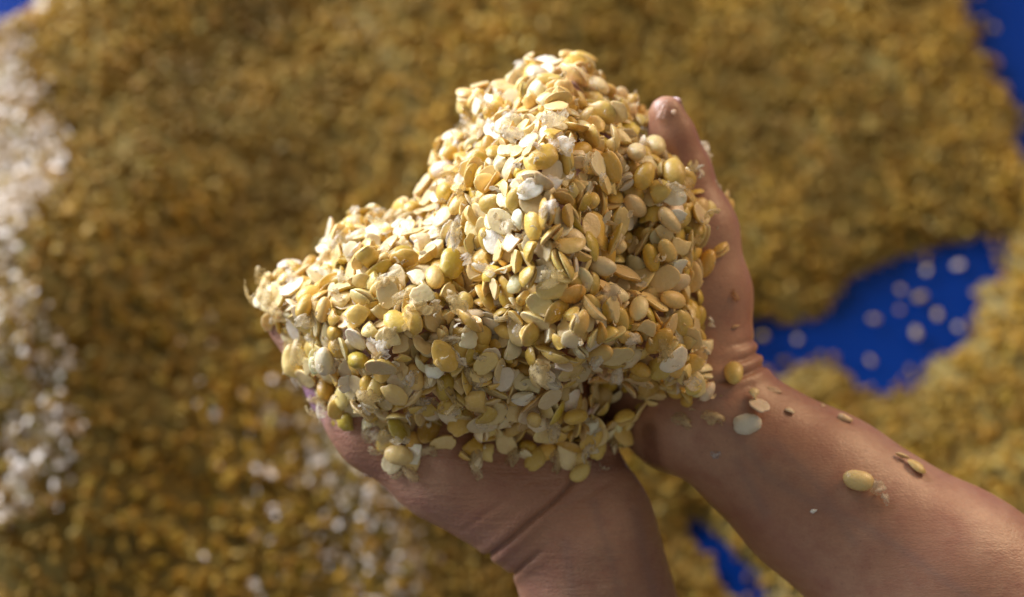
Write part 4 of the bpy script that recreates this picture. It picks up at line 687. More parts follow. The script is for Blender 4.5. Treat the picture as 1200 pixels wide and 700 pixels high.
-316,606,717,409,708,-73,571,76,1,41,-4624,524,-2901,-514,-380,-746,188,83,1,41,4140,911,-2770,453,-354,-770,277,88,1,40,4047,586,-2704,811,24,537,-232,94,1,39,-1633,-51,777,677,-212,-283,-646,104,1,39,
-2868,-620,274,369,-250,878,177,93,1,39,68,-2626,-1743,-30,478,-502,-720,87,3,39,1834,-1628,-1915,-121,-437,-7,891,101,3,39,-3184,-1504,-900,424,582,12,-694,101,0,39,-498,3740,-1941,156,-537,756,-341,87,1,38,
76,-2866,-2348,387,-867,-115,-292,108,1,38,-1191,-2363,-1468,-411,533,-611,-417,95,1,38,2434,-1134,-186,352,-915,197,-28,82,1,38,-2487,98,268,-258,352,-122,-892,107,1,38,2418,637,-332,-747,-246,546,290,96,1,37,
-346,4044,-2572,-718,62,-693,15,102,2,37,2534,1131,-505,-235,712,-548,-371,122,2,37,-2151,911,-662,681,381,-626,14,82,3,37,-1129,2262,-1855,364,-415,328,767,108,3,37,3586,2416,-2217,-212,-673,704,-82,84,3,37,
-2451,-1424,218,348,917,-136,-142,89,2,37,650,1220,1756,391,-816,-424,50,95,1,36,-20,-43,928,354,-294,888,-8,90,1,36,-106,620,917,-652,503,-520,-226,105,2,36,-1230,-335,652,-143,195,-40,969,110,2,36,
-2626,-1356,34,-909,-222,306,178,87,1,36,3412,2486,-2122,-710,431,-268,489,112,1,35,-1546,2054,-2318,-464,-194,-864,20,109,1,35,3915,1991,-2486,-336,-298,874,-185,101,1,35,819,1461,1547,264,-782,-378,419,88,1,35,
-764,3742,-2698,-114,744,97,651,94,1,35,-1361,1073,-571,214,639,-325,664,95,1,35,224,3595,-1342,-479,511,-325,-636,98,1,35,-2131,-73,530,223,-603,693,-326,102,1,34,-2866,-2075,-840,-158,101,-642,-744,87,1,34,
-1656,1280,-1107,-666,724,138,-114,104,1,34,614,1940,1352,-129,-361,-883,270,98,1,33,-3598,37,-500,-717,597,354,-58,88,1,33,434,3467,-714,-79,-486,613,-618,111,1,33,490,292,1501,313,927,-175,-112,119,2,33,
3618,802,-1677,-393,648,651,-52,112,1,33,-1383,1416,-783,8,-278,762,-584,87,1,33,882,4264,-2134,-432,-845,191,-251,82,1,32,-1783,156,422,620,-394,314,601,98,1,32,1330,337,1085,468,559,-593,-343,112,1,32,
2073,3915,-2758,-281,-177,839,-431,102,1,32,-3351,108,-430,498,-141,806,-289,80,1,31,-2244,-2777,-1665,526,322,-432,658,106,2,31,1296,-1070,518,56,-496,503,706,98,1,31,-880,3274,-2864,339,842,-125,401,91,1,31,
1590,3523,-1458,-2,326,386,-863,105,1,31,1153,1392,1018,101,-717,-78,685,101,1,31,3512,-1857,-1234,-90,227,-109,-964,98,2,31,1697,1143,270,308,843,-324,-298,104,1,31,-4419,-27,-1832,-455,533,-569,431,99,1,30,
631,-2824,-1709,-222,226,-772,-551,125,1,30,1512,-375,1395,-333,-762,446,332,85,1,30,3260,1543,-796,636,-187,399,-633,95,1,30,942,-1812,-443,-460,-77,830,305,106,1,30,-166,-2534,-1563,-398,336,714,469,112,1,30,
4326,1556,-3105,694,504,418,-300,96,2,30,340,2120,1354,-891,338,-183,-243,107,1,30,-270,-1432,388,-259,91,-388,880,98,1,29,-751,2525,-926,326,-462,816,125,88,3,28,-1385,-2246,-1204,-45,-842,109,527,109,2,28,
3755,-1726,-1213,117,-687,-696,174,110,2,28,2434,-2683,-2606,-120,-511,-314,-791,101,2,28,388,-440,1163,203,-204,931,224,89,1,28,1510,-1266,-348,-344,591,405,606,103,1,28,-740,-2380,-1147,558,541,-178,604,82,0,28,
-3880,683,-2359,810,67,581,49,99,2,28,1183,-1988,-638,-518,293,-298,746,100,1,27,-3003,-1650,-586,-372,-395,-782,-307,99,1,27,3021,2901,-2255,570,702,-419,-77,116,1,27,-3355,-2358,-1903,-212,410,812,358,98,1,27,
2334,1558,-724,461,-345,817,-20,96,1,26,3259,-690,-512,377,262,-814,-355,83,1,26,688,126,1633,-41,58,973,218,100,1,26,427,4463,-2632,73,-877,-401,256,89,3,26,2312,3478,-2425,832,-478,246,-134,91,1,26,
-2107,446,52,-369,298,421,773,118,1,26,2114,771,-578,-360,285,-124,880,117,1,26,-225,3438,-1044,-562,-756,-335,-36,75,1,26,-2931,1178,-1780,-778,497,316,-221,87,1,25,1078,2959,225,759,-569,215,232,90,1,25,
2488,195,-276,-786,-433,333,288,91,3,25,-3440,-2328,-2138,-218,564,-788,-111,96,1,25,-443,-2808,-1703,-203,667,-379,-609,103,2,25,2527,1354,-756,-779,371,474,-176,116,2,25,2769,3310,-2599,-223,661,537,-474,94,1,24,
-720,2940,-1914,-942,-226,-247,-21,121,2,24,319,-2637,-1798,-555,-209,475,-650,84,1,24,776,3260,195,-875,-446,18,188,97,2,24,2032,-2402,-1727,-254,-552,-371,-703,104,2,24,690,3815,-908,552,472,626,-283,114,1,23,
3230,729,-778,-147,772,595,168,119,2,23,-900,3026,-2461,669,-163,-570,-449,97,1,23,-4374,-530,-1970,-318,453,-340,-761,83,2,23,-1772,473,-31,668,-588,356,285,78,1,22,-1446,-2736,-2293,185,-596,-597,-503,95,1,22,
3582,-1907,-1452,194,708,21,679,111,2,22,-1595,-2904,-2570,200,-515,-670,-496,93,1,22,-303,-2172,-580,519,660,-200,505,90,1,22,2875,1347,-378,-147,100,959,-221,88,1,22,2489,-2408,-2394,462,-124,-843,-245,92,1,21,
204,2392,734,-530,-485,-687,-111,95,1,21,679,3932,-1326,-378,369,-848,36,81,2,21,4306,-1711,-2210,177,-520,-327,-769,109,2,21,3650,1892,-2080,-408,232,640,609,107,2,21,668,-2043,-385,-519,-684,-512,-37,109,2,21,
-2091,-1789,31,-281,12,-518,808,92,1,21,165,400,1327,-240,48,-943,-226,105,1,20,-4350,-358,-1878,-535,342,-69,-770,94,2,20,-936,1317,-387,-397,51,-908,-121,86,1,20,2767,1079,-339,-94,135,982,92,94,1,20,
642,3572,-555,-820,180,-273,-470,114,2,20,-1354,2032,-1723,189,-794,360,-451,113,3,20,-2183,-1558,179,-198,-724,383,539,97,2,20,3164,-443,-570,50,-774,-536,334,89,1,20,719,-3016,-1970,-111,193,-843,-490,84,1,20,
-1419,-866,658,-945,-168,-99,-263,83,3,20,-1256,-1636,65,65,73,-981,-165,101,1,20,-2476,1298,-1998,602,656,-444,-101,103,1,20,-3826,-1471,-1712,380,88,-452,803,99,1,20,-4128,-96,-1329,316,809,-68,490,104,1,19,
1280,2927,-51,-59,-393,-342,-851,90,1,19,2557,3469,-2668,534,546,-641,73,89,1,19,467,15,1484,840,418,252,237,117,2,19,-264,-2221,-818,-766,500,-5,-404,88,1,19,1495,558,564,127,877,442,140,80,3,19,
-1735,1866,-2577,-798,136,562,168,98,1,19,-1839,-1060,510,429,-614,-662,31,94,1,19,-419,-2052,-194,88,-375,-764,-517,96,1,19,-289,3520,-1528,-5,235,-863,448,90,3,19,1726,-1952,-1890,212,819,456,276,107,3,19,
3264,2874,-2550,-455,-388,790,-138,96,1,19,816,-1270,662,410,-821,365,157,104,1,19,1568,64,824,-397,-749,-225,481,86,1,19,116,3325,-620,217,390,-756,479,86,1,19,1243,961,1144,-821,-110,-513,-224,95,1,19,
-226,-2971,-2262,-77,-206,76,-973,103,2,19,-152,3456,-1281,106,720,-353,588,103,1,18,-2316,-2007,-458,-250,329,-538,-734,90,2,18,705,2316,1227,420,427,165,784,102,1,18,3260,1241,-850,-204,622,676,339,92,2,18,
-577,4014,-2584,446,781,413,143,85,1,18,3450,-1586,-612,429,687,572,133,86,2,18,-826,225,-20,636,74,-416,-646,95,1,17,-1376,-625,579,572,645,188,472,106,2,17,174,810,1279,-801,204,494,-270,107,1,17,
-1257,1588,-1059,-23,640,24,-767,106,1,17,656,2591,1230,-480,148,-777,-380,108,2,17,-804,-93,260,309,773,-405,379,97,1,17,2044,-378,493,485,293,171,806,99,1,17,-1980,1866,-2882,296,156,-389,-858,92,1,16,
-625,2825,-1508,316,258,-308,-859,93,1,16,950,-2916,-2048,-494,788,-323,-175,99,1,16,-2372,-1241,393,-560,36,415,-716,103,1,16,-862,-2512,-1445,479,-833,274,-49,84,1,16,1077,4881,-3302,-966,5,-253,-59,94,2,16,
120,-767,536,402,-910,14,100,90,1,16,-1864,1457,-1802,-372,-6,-910,180,89,1,16,-2256,1300,-1912,-327,-325,819,-341,97,1,16,3075,-965,-188,-326,830,-152,-425,120,2,16,-424,1460,468,-727,-37,-672,-137,93,1,15,
885,-78,1471,-132,-403,880,212,89,1,15,2423,3236,-2191,-161,-806,-395,411,106,1,15,2556,2139,-565,-817,-247,-363,-375,116,1,15,-4076,-890,-2008,-853,-137,496,85,103,1,15,536,3311,-342,500,411,754,-112,83,1,15,
3144,423,-690,-16,836,547,-35,74,3,15,-284,-3150,-2446,74,435,-736,-514,92,1,15,3162,2548,-1799,901,26,339,-270,93,1,15,2027,-1347,-1044,-577,-301,470,-596,97,1,15,-1886,-2128,-767,316,-171,-661,-660,106,1,15,
-2093,738,-316,-150,254,-446,845,118,3,15,-228,354,820,709,-414,-244,517,95,1,15,-3192,-288,5,-888,-106,359,265,99,1,15,1890,250,137,64,-228,-921,309,94,1,15,-1172,-970,808,884,88,88,-450,104,1,15,
-529,2220,-269,377,-418,564,-605,105,1,15,-929,2635,-1601,556,819,127,67,74,1,14,3378,-1338,-884,435,-127,-831,-324,101,2,14,-4200,-608,-1919,-119,-969,102,193,102,2,14,2042,3089,-1135,44,-257,-494,830,108,1,14,
1093,-1507,-280,356,-798,-456,171,93,1,14,459,2476,1389,428,676,585,132,94,1,14,-362,2443,-421,-321,757,-148,550,74,3,14,3376,-155,-1396,-397,-716,-532,214,107,2,14,-1892,2129,-3098,-456,90,-817,341,97,1,14,
-2566,-2026,-715,-44,-141,-159,-976,99,2,14,-659,3572,-2527,-613,-214,-6,-760,96,2,14,2374,-551,378,156,666,605,406,113,2,13,276,2309,1058,-376,-750,-300,-455,88,1,13,-774,-2996,-2258,-563,433,-702,-56,77,1,13,
3756,984,-2144,-876,184,-433,106,79,1,13,-740,886,219,-63,442,576,-685,85,1,13,3530,-724,-1477,124,-661,-728,133,124,2,13,-3954,-1169,-1792,16,824,22,566,104,1,13,-4227,-426,-1725,-30,669,-322,-669,109,2,12,
1364,4008,-2219,82,-559,-175,-806,100,1,12,-2558,-760,523,-260,-480,-753,-366,86,1,12,3455,122,-1745,369,487,161,775,97,1,12,4127,1254,-2615,-5,555,-4,832,93,1,12,-1218,2904,-2488,-206,-473,720,-464,86,1,12,
-2971,-351,313,490,485,719,-86,96,1,12,2191,-1342,-853,66,832,-330,-441,106,2,12,-1624,312,159,-740,495,290,351,102,1,12,1004,-1378,282,-339,296,-712,-539,100,1,12,-4467,322,-2386,119,-399,759,-500,96,1,12,
3524,-1645,-1039,-443,73,839,306,85,1,12,986,2092,996,406,210,-583,-672,100,2,12,1102,-2826,-1747,78,43,-731,-677,86,0,12,-312,-1192,510,461,523,-476,-536,103,2,11,829,3528,-335,-527,-824,-178,-107,91,1,11,
2252,3054,-1295,-627,-58,711,-313,93,1,11,3483,2640,-2460,-560,495,-280,603,86,1,11,4270,2012,-3095,479,245,-785,-306,86,2,11,-2300,-442,686,460,814,-117,334,90,1,11,1928,2780,-670,-404,-826,374,-124,99,1,11,
-1902,1768,-2513,121,-788,170,-579,86,1,11,-208,-1951,-217,-688,-480,38,543,74,1,11,-4034,-1336,-2116,571,408,-393,-594,90,1,11,3852,-1226,-2000,93,865,-202,-450,84,1,11,-698,-1675,196,-312,-5,-883,-351,110,1,11,
-88,1602,962,-454,-717,251,-466,96,2,11,668,-556,1200,49,-441,-250,860,84,1,11,259,190,1360,246,-928,93,-264,99,1,11,1032,4051,-1678,-234,486,529,-655,99,1,10,3556,1668,-1504,-288,786,436,-330,98,3,10,
4236,856,-3045,513,592,427,-453,84,2,10,3919,-2390,-2351,-206,-618,10,-758,116,2,10,1575,3428,-1192,-5,365,503,-783,114,1,10,2222,-981,30,429,-748,-419,-283,103,1,10,2920,-2138,-2453,616,170,-418,645,85,1,10,
3386,-2066,-1821,379,-396,725,418,100,1,10,4108,-974,-2562,-118,-864,-127,473,84,1,10,2236,-1469,-1248,520,431,372,-636,85,1,10,3702,-914,-1738,507,369,-778,-26,102,1,10,-73,-1560,140,-604,484,624,-107,78,1,10,
1410,576,856,-434,623,-369,536,101,1,10,-558,3485,-2297,-329,796,-282,422,94,1,9,2332,1279,-913,44,553,-782,-284,91,1,9,2682,1234,-492,425,538,720,105,109,2,9,-1168,-211,449,-246,285,609,698,97,2,9,
418,-752,778,268,572,118,766,118,2,9,2487,2660,-1018,-375,542,136,-740,84,3,9,-765,-753,779,-58,-268,834,479,92,2,9,2275,2603,-706,-578,-104,807,-65,95,1,9,1886,-3038,-2523,-112,-275,769,567,105,1,9,
2029,2572,-712,40,-811,-488,319,86,1,9,-2409,-997,590,-422,387,-366,-734,83,2,9,-103,-495,484,-754,-310,218,536,106,1,9,-594,-3096,-2184,386,-888,51,246,74,1,9,-1278,2736,-2420,-552,243,-510,-614,106,2,9,
-1495,541,-45,-61,369,-110,-921,100,1,9,-2834,-1394,-122,514,320,290,741,95,2,9,-2737,1310,-2150,789,239,-561,-77,92,2,8,-44,-2104,-723,566,-669,378,299,76,1,8,1195,-906,1066,-479,775,-292,-290,92,1,8,
1650,2962,-506,-419,58,-650,-631,103,1,8,25,1510,1189,299,-340,-360,816,92,1,8,1453,4345,-2692,221,812,260,-474,101,1,8,3755,1338,-2047,271,772,-326,-474,119,1,8,-1754,2136,-2760,-240,-832,173,-469,80,1,8,
-3740,-203,-466,152,-491,-280,811,83,1,8,-598,-13,334,516,719,394,247,74,1,7,-3840,-600,-1423,488,-190,358,773,111,2,7,1186,2712,217,265,-232,-822,448,113,1,7,-4231,127,-1664,112,684,-448,564,87,1,7,
-2296,-2783,-1846,300,282,120,904,99,2,7,3653,-1283,-1587,124,-693,-447,552,99,1,7,3069,-2352,-2731,288,-232,782,502,95,1,7,1699,3859,-2227,479,758,-435,91,104,1,7,3910,2507,-3206,449,215,-866,34,83,1,7,
988,-2503,-1204,-595,-579,-141,540,122,2,7,1909,3083,-811,-449,-672,-465,361,97,1,7,208,-2,1146,548,435,-302,-648,77,1,6,3457,-148,-1622,855,328,-4,-402,115,2,6,2240,-2826,-2558,375,-92,-860,-334,84,1,6,
3933,546,-2404,103,-723,-434,527,83,1,6,1868,3382,-1188,50,-533,-17,845,91,1,6,1157,150,1327,-345,-482,781,195,94,1,6,300,3724,-1747,-779,203,486,341,116,1,6,1077,-2380,-990,400,-694,-17,598,80,1,6,
-1744,-2498,-1778,-463,541,-542,-447,84,1,6,-3432,-780,-572,846,186,-484,-126,100,1,6,3578,-594,-1622,626,288,47,-723,102,2,6,1221,-42,1306,730,155,659,-96,84,2,6,-2251,1057,-1245,-766,-111,-587,239,123,2,5,
1090,-2632,-1498,-472,-250,-476,699,92,1,5,2011,2090,-451,-76,563,768,-296,101,1,5,-379,-2660,-1656,304,-544,-79,-779,90,2,5,-2683,464,-144,795,13,-575,191,97,0,5,1300,2058,632,201,888,-130,-393,88,1,5,
3286,947,-886,477,-714,-466,217,86,1,5,-1878,-350,800,-501,-54,312,805,81,1,5,-640,1048,240,-154,948,-232,154,85,1,5,1480,-2821,-1832,-437,798,378,173,93,1,5,2183,-2562,-2096,52,-706,-205,-675,99,2,5,
3170,-1113,-367,-649,196,631,377,85,2,5,-3620,158,-1095,-192,-531,814,-139,106,2,5,2236,-700,378,313,723,132,-601,122,2,5,-64,2555,28,503,-69,821,262,95,1,4,-1891,-2434,-1461,421,635,-45,646,103,1,4,
-4900,8,-2697,-105,667,-556,484,79,1,4,3007,1100,-490,-7,966,187,-180,82,1,4,-452,3719,-2086,-396,-820,-387,-148,94,1,4,1682,-219,1120,-738,231,-543,327,99,1,4,-2373,1545,-2568,-482,-526,-589,379,103,1,4,
3849,-518,-2160,-224,745,440,-448,86,1,4,1599,-835,622,358,97,588,-719,96,1,4,3104,911,-616,-190,793,-100,-570,114,2,4,-3942,-1554,-2008,-293,858,-362,-218,95,1,4,3046,1894,-987,238,726,137,-630,81,1,4,
-1670,-2162,-1117,193,161,-516,819,96,1,4,-925,2200,-956,-332,-874,266,-234,112,2,4,-3167,38,-368,-712,531,-18,-459,95,1,4,-2930,-893,48,291,28,906,304,101,1,4,-1902,324,208,-742,-456,-469,-148,111,2,4,
2707,799,-320,-308,-273,0,-911,97,1,4,214,-1612,3,143,-455,-818,-323,101,1,4,1954,554,-260,84,-173,-641,743,100,1,4,3329,-287,-1071,626,-238,-22,743,106,3,4,-4130,461,-2296,-58,372,-753,540,92,1,4,
3010,2675,-1944,882,-440,121,-113,101,1,3,-191,1970,736,-180,369,-773,484,106,1,3,946,3915,-1356,-302,415,474,715,97,1,3,-294,-1636,153,-420,124,-462,771,90,1,3,576,1518,1705,-180,-27,-969,165,83,1,3,
-775,-1906,-156,421,-498,693,308,79,1,3,-990,24,150,-470,735,131,471,98,1,3,2706,3085,-2326,766,-511,37,-388,84,1,3,-2648,298,30,-656,-646,177,-348,118,2,3,-2485,607,-300,970,-108,-212,49,117,2,3,
413,-2526,-1476,-120,-295,-478,819,99,1,3,1776,1293,22,-179,-355,60,-916,100,1,3,3749,348,-2247,-169,822,32,-542,108,1,3,-3400,-2021,-1698,-54,787,307,533,117,1,3,884,-732,1427,415,-818,-56,-394,88,1,3,
478,-2864,-2106,-251,88,510,-818,106,1,3,1136,3608,-908,129,-497,-259,818,85,1,3,-3432,884,-2224,-283,-532,681,416,85,2,3,-1375,622,-206,-881,388,188,193,97,1,3,-18,2967,-382,-254,622,148,-726,96,1,3,
-615,-1288,535,-347,882,258,187,74,1,3,-2396,899,-719,-209,-216,820,-486,81,1,3,2546,-1695,-1460,587,510,-121,617,84,1,3,-112,-1988,-413,468,-881,57,31,84,1,3,360,1246,1637,-860,51,468,-197,99,1,2,
-1176,1808,-1422,-637,-604,-354,-322,112,1,2,-3650,-1699,-1909,-324,821,-80,463,89,1,2,139,-476,761,398,901,-75,-157,100,2,2,2580,-2548,-2714,-311,-566,227,-729,76,1,2,892,975,1596,402,606,-682,77,96,1,2,
-2992,-2177,-1447,-874,-416,221,-121,94,1,2,3158,1164,-650,-836,70,-542,48,103,1,2,-3503,270,-1249,-671,39,572,470,98,2,2,2826,1761,-740,169,966,55,-185,98,1,2,-2614,1037,-1357,-531,-372,-742,171,118,2,2,
-1418,-2141,-915,830,-512,-208,-71,79,1,2,1422,4173,-2440,-662,105,-594,444,115,2,2,714,4178,-1992,-295,146,-768,-550,113,2,2,-2222,991,-951,211,-885,100,404,86,1,2,3560,1425,-1663,876,203,437,0,114,2,2,
3809,-2216,-2094,-253,325,-879,-239,83,1,2,1437,1970,282,-138,-711,406,557,100,1,2,1594,-1166,-172,-760,-643,-91,19,78,1,2,2768,-1097,-30,245,804,-55,-538,82,2,2,3756,2666,-2964,294,-533,-723,328,83,1,2,
1614,-2583,-1558,-310,831,-330,-323,74,1,2,3825,1742,-2072,665,-49,-745,8,106,1,2,3020,-1954,-1936,-718,-648,-90,239,104,1,2,-460,-1911,263,-128,-110,822,545,99,1,2,2124,331,-306,629,-20,416,657,100,1,2,
2074,68,21,37,616,550,-562,106,1,2,2860,-1786,-1597,-214,406,700,548,102,1,2,3142,-1710,-1330,-162,600,601,502,95,1,2,1656,874,128,817,56,536,-207,90,1,1,2299,63,-251,176,708,527,-436,95,1,1,
2134,2322,-633,129,56,-961,238,74,1,1,-4406,-897,-2572,109,-673,-443,-582,92,1,1,-1242,-1234,591,275,-747,-548,-259,90,2,1,-2132,-2628,-1354,-143,566,-779,-228,76,1,1,1602,2229,109,102,-799,-325,495,78,3,1,
2344,-1312,-657,-801,-580,48,142,93,1,1,-2876,967,-1344,364,-79,-483,-792,98,1,1,1984,1592,-418,-635,-28,182,750,83,2,1,-897,-1260,452,-351,-904,-211,-124,115,2,1,1853,1513,-202,287,552,18,782,100,1,1,
1298,2348,609,-40,-270,-657,-703,125,2,1,-1406,1769,-1871,-500,-443,-740,79,109,1,1,-22,1139,962,409,744,-461,258,119,2,1,-2309,1761,-2996,562,-470,79,676,89,1,1,1186,1585,721,388,-269,-780,-410,95,2,1,
132,-293,898,233,-870,185,-394,86,1,1,1928,384,-32,-3,970,195,-145,84,1,1,2505,278,-410,15,90,-68,-994,97,1,1,2689,515,-393,-131,-138,980,62,83,1,1,2442,-149,-14,94,-115,-861,486,85,1,1,
2079,2857,-947,502,108,480,711,94,1,1,-3092,527,-1164,320,711,-76,622,98,1,1,2726,-1990,-2138,500,-598,-588,-219,92,1,1,-4018,-634,-1707,556,-687,462,-75,110,1,1,-2890,-1847,-703,23,491,237,-838,74,1,1,
2944,-203,-471,-562,-286,-462,-624,88,1,1,3164,-1877,-1656,648,507,281,-494,75,1,1,-218,-2335,-1074,445,-758,-291,-377,92,1,1,-920,929,-65,10,623,-716,-316,93,2,1,747,-825,1077,667,368,50,646,80,2,1,
-3719,205,-1356,-535,-814,-224,-36,95,1,1,3914,329,-2593,-844,-188,-502,-21,76,1,1,-3814,-1937,-2515,38,797,329,504,89,1,1,-959,-1473,196,-625,-251,433,-599,93,1,1,-3745,1090,-2832,481,23,837,-261,74,1,1,
1175,4312,-2251,244,17,489,837,90,1,1,-574,-3366,-2581,-239,963,-13,-124,95,2,1,-802,-898,733,368,928,62,13,86,2,1,-1739,1743,-2249,239,269,-828,-430,123,2,1,973,2346,1006,80,818,353,-448,82,1,1,
-2764,-492,583,14,-858,484,-169,84,1,0,1400,326,761,-516,-478,679,210,79,1,0,-250,1711,533,586,-72,779,-211,98,1,0,1628,1986,109,641,444,345,-522,115,2,0,186,4226,-2643,-825,-316,-312,-350,87,2,0,
1374,3414,-887,376,590,395,-595,94,1,0,999,-1199,466,486,553,-296,609,78,1,0,2766,-1629,-1229,227,-564,-622,-494,100,1,0,2100,-1636,-1738,317,506,140,-790,109,2,0,1153,3769,-1487,-662,80,741,81,121,2,0,
-1380,1388,-1280,-555,-231,-732,320,75,1,0,-3882,452,-2054,-260,-750,311,-523,92,1,0,-408,1660,69,827,424,-339,147,88,2,0,3324,1675,-1299,468,24,-833,293,96,2,0,2268,2965,-1624,-812,329,-454,-160,94,1,0,
1612,-1744,-1710,10,-793,-14,609,98,1,0,3386,-750,-1164,-66,805,133,-574,102,1,0,1870,68,411,193,868,-72,-451,100,1,0,2770,2492,-1426,-707,572,10,416,74,1,0,-7,3924,-2345,522,-348,-404,-665,81,1,0,
-3465,-2419,-2421,-459,401,-785,-110,81,1,0,-833,1862,-686,426,667,592,152,92,1,0,-2106,1172,-1682,613,106,767,-154,110,2,0,3416,1494,-1256,231,621,40,748,83,1,0,-629,3865,-2365,269,406,868,94,94,1,0,
2446,1559,-868,-52,892,338,295,114,1,0,2323,1872,-653,295,-503,-810,-67,108,1,0,1825,2408,-329,340,-405,-782,329,80,1,0,-1050,1798,-1122,-599,-442,-659,-108,83,1,0,828,2034,1150,441,646,615,-99,103,2,0,
-169,3761,-2104,535,-311,-451,-643,76,1,0,3012,2336,-1248,-654,-355,475,469,83,3,0,-23,1389,932,354,-439,-284,776,79,1,0,-260,2897,-1069,-197,-754,-96,-619,81,1,0,-1555,1820,-2107,-208,-410,877,139,108,2,0,
2073,-673,422,-18,506,594,626,82,2,0,-1918,-2021,-449,-359,217,815,399,80,1,0,-1102,725,-43,339,-277,82,896,94,1,0,-1528,-2263,-1425,-473,829,-275,-117,84,1,0,-70,4094,-2683,-205,-366,-734,534,105,1,0,
-1114,-53,258,-533,-195,795,-216,94,1,0,3551,1267,-1417,819,-228,483,-212,94,1,0,584,-220,1494,670,269,95,-686,83,1,0,-1592,1014,-682,-871,345,255,-241,84,1,0,1560,3296,-1008,246,776,309,-492,92,2,0,
1697,-1812,-2147,-258,-830,-44,492,104,2,0,2337,518,-467,-712,-516,188,437,90,2,0,2783,1994,-810,544,549,600,-207,116,2,0,3635,1682,-1804,-509,-310,803,-18,89,1,0,-2461,400,50,998,53,22,36,84,2,0,
104,1258,1122,-502,-648,-133,-556,84,2,0,-3366,-1236,-911,172,170,605,758,86,2,0,-1500,843,-422,-865,-451,-153,-158,118,2,0,-1987,1195,-1484,372,817,326,-296,91,1,0,-3117,-991,-233,-309,-118,-894,-301,88,1,0,
2223,-218,243,541,-359,-190,-736,92,1,0,1631,1840,-44,-622,355,-450,533,86,1,0,-210,2,712,10,320,831,455,80,1,0,2211,3224,-1843,-137,454,740,-477,96,1,0,-561,-1880,6,-136,987,-84,-21,74,1,0,
286,2760,506,266,2,863,-430,78,1,0,2282,2694,-982,718,95,583,-368,95,2,0,-792,2320,-739,-373,546,-615,430,98,1,0,-3646,-1898,-2194,-360,668,-572,310,102,1,0,1523,-1960,-1521,8,785,-57,-616,77,1,0,
1994,1350,-532,-518,260,-394,714,89,1,0,-2414,1056,-1541,-492,-619,528,-311,97,1,0,3987,910,-2474,535,-301,-779,129,94,1,0,1577,-1032,402,47,-619,-180,763,104,2,0,-3208,-2587,-2340,58,-342,-745,-570,90,1,0,
1840,-2132,-2527,304,-488,-417,-704,115,2,0,-1010,1058,-198,-675,393,-7,-624,98,3,0,1718,2136,-147,43,789,185,-584,96,1,0,-808,1246,-126,-540,-533,-619,201,87,1,0,1966,-1903,-1848,-281,-547,354,-704,94,1,0,
1874,743,-527,821,-61,493,282,99,1,0,-1166,1291,-700,311,-342,862,-209,86,1,0,-208,1415,614,-825,-14,477,302,86,1,0,-3675,-1291,-1428,198,458,761,414,108,1,0,1905,-1953,-2389,419,-399,-802,-149,96,1,0,
3297,2104,-1694,-477,94,845,-224,92,1,0,1841,-935,358,-431,737,-385,-350,85,1,0,1137,-1770,-827,-70,844,89,-524,94,1,0,3224,1716,-959,252,833,104,-480,74,1,0,-2674,931,-890,53,-26,527,848,95,1,0,
1426,2308,365,157,-357,-913,122,98,1,0,-3556,-1170,-1052,-597,320,-275,682,90,3,0,928,688,1710,-324,-709,-484,398,85,2,0,-267,3215,-1573,-233,-787,-168,-546,82,1,0,1436,-1051,269,248,-696,-226,-635,117,2,0,
334,-498,924,232,-639,-539,-498,82,1,0,-2785,-1134,40,-116,483,-362,-789,104,2,0,-215,2211,96,461,-319,190,-806,74,3,0,-446,589,241,515,102,851,11,110,2,0,-798,1072,-31,574,266,763,-137,74,1,0,
1776,-997,235,588,615,323,-414,94,1,0,1360,3254,-745,635,724,-266,-44,82,1,0,-1334,1602,-1545,-757,201,-364,-504,122,2,0,1933,-1051,-155,650,301,416,-560,82,1,0,-3171,845,-1669,-126,-786,161,-583,87,1,0,
1898,1280,-264,-481,137,723,476,93,1,0,-2314,1338,-2208,-459,-177,-868,-66,92,2,0,3383,-1104,-1015,-70,755,225,-612,81,1,0,1932,3562,-1949,-726,565,70,385,85,1,0,3592,1110,-1771,-698,219,-518,443,111,1,0,
1746,-2125,-1613,248,606,-286,699,84,1,0,399,3099,-86,607,-459,170,626,82,1,0,2236,-2347,-1924,495,-274,-806,-174,97,1,0,1265,-3021,-2289,-305,-166,138,-928,84,2,0,1256,-1350,-519,-170,633,-510,-557,92,1,0,
-1250,390,108,-113,548,775,-294,102,1,0,2818,-194,-166,-312,148,917,-200,85,1,0,-775,1497,-286,-329,-758,544,-145,99,2,0,1648,-2187,-1942,6,-443,534,-721,95,1,0,-236,2023,377,-338,350,-753,443,103,1,0,
-3087,-1864,-1236,145,630,549,531,84,1,0,2127,1578,-665,-854,-100,-404,313,83,1,0,-1123,-2722,-2099,435,-777,444,105,109,1,0,2034,-1770,-2174,-398,582,549,448,97,1,0,-166,-830,481,49,876,-479,10,91,1,0,
2027,3744,-2428,256,39,482,837,105,1,0,-1539,-2030,-766,606,-733,-181,-251,86,1,0,1731,568,-49,484,748,-237,-388,98,1,0,1899,413,-198,914,-193,-106,-342,96,2,0,-1262,-56,446,564,221,-311,-733,85,2,0,
2176,1824,-503,-30,312,950,5,102,1,0,1250,-2224,-1025,268,-223,-754,-557,99,2,0,281,-659,685,-608,-600,-232,465,121,2,0,1780,3200,-1044,848,-44,-349,-396,84,2,0,-644,1193,142,920,317,-212,92,90,2,0,
2472,2398,-778,270,828,390,-299,89,1,0,-3477,-1461,-1444,-430,32,-381,-818,103,2,0,-3720,-383,-645,-332,516,-152,-775,99,2,0,-1627,1356,-1360,85,440,-809,-381,111,2,0,590,3074,233,498,-524,288,628,100,1,0,
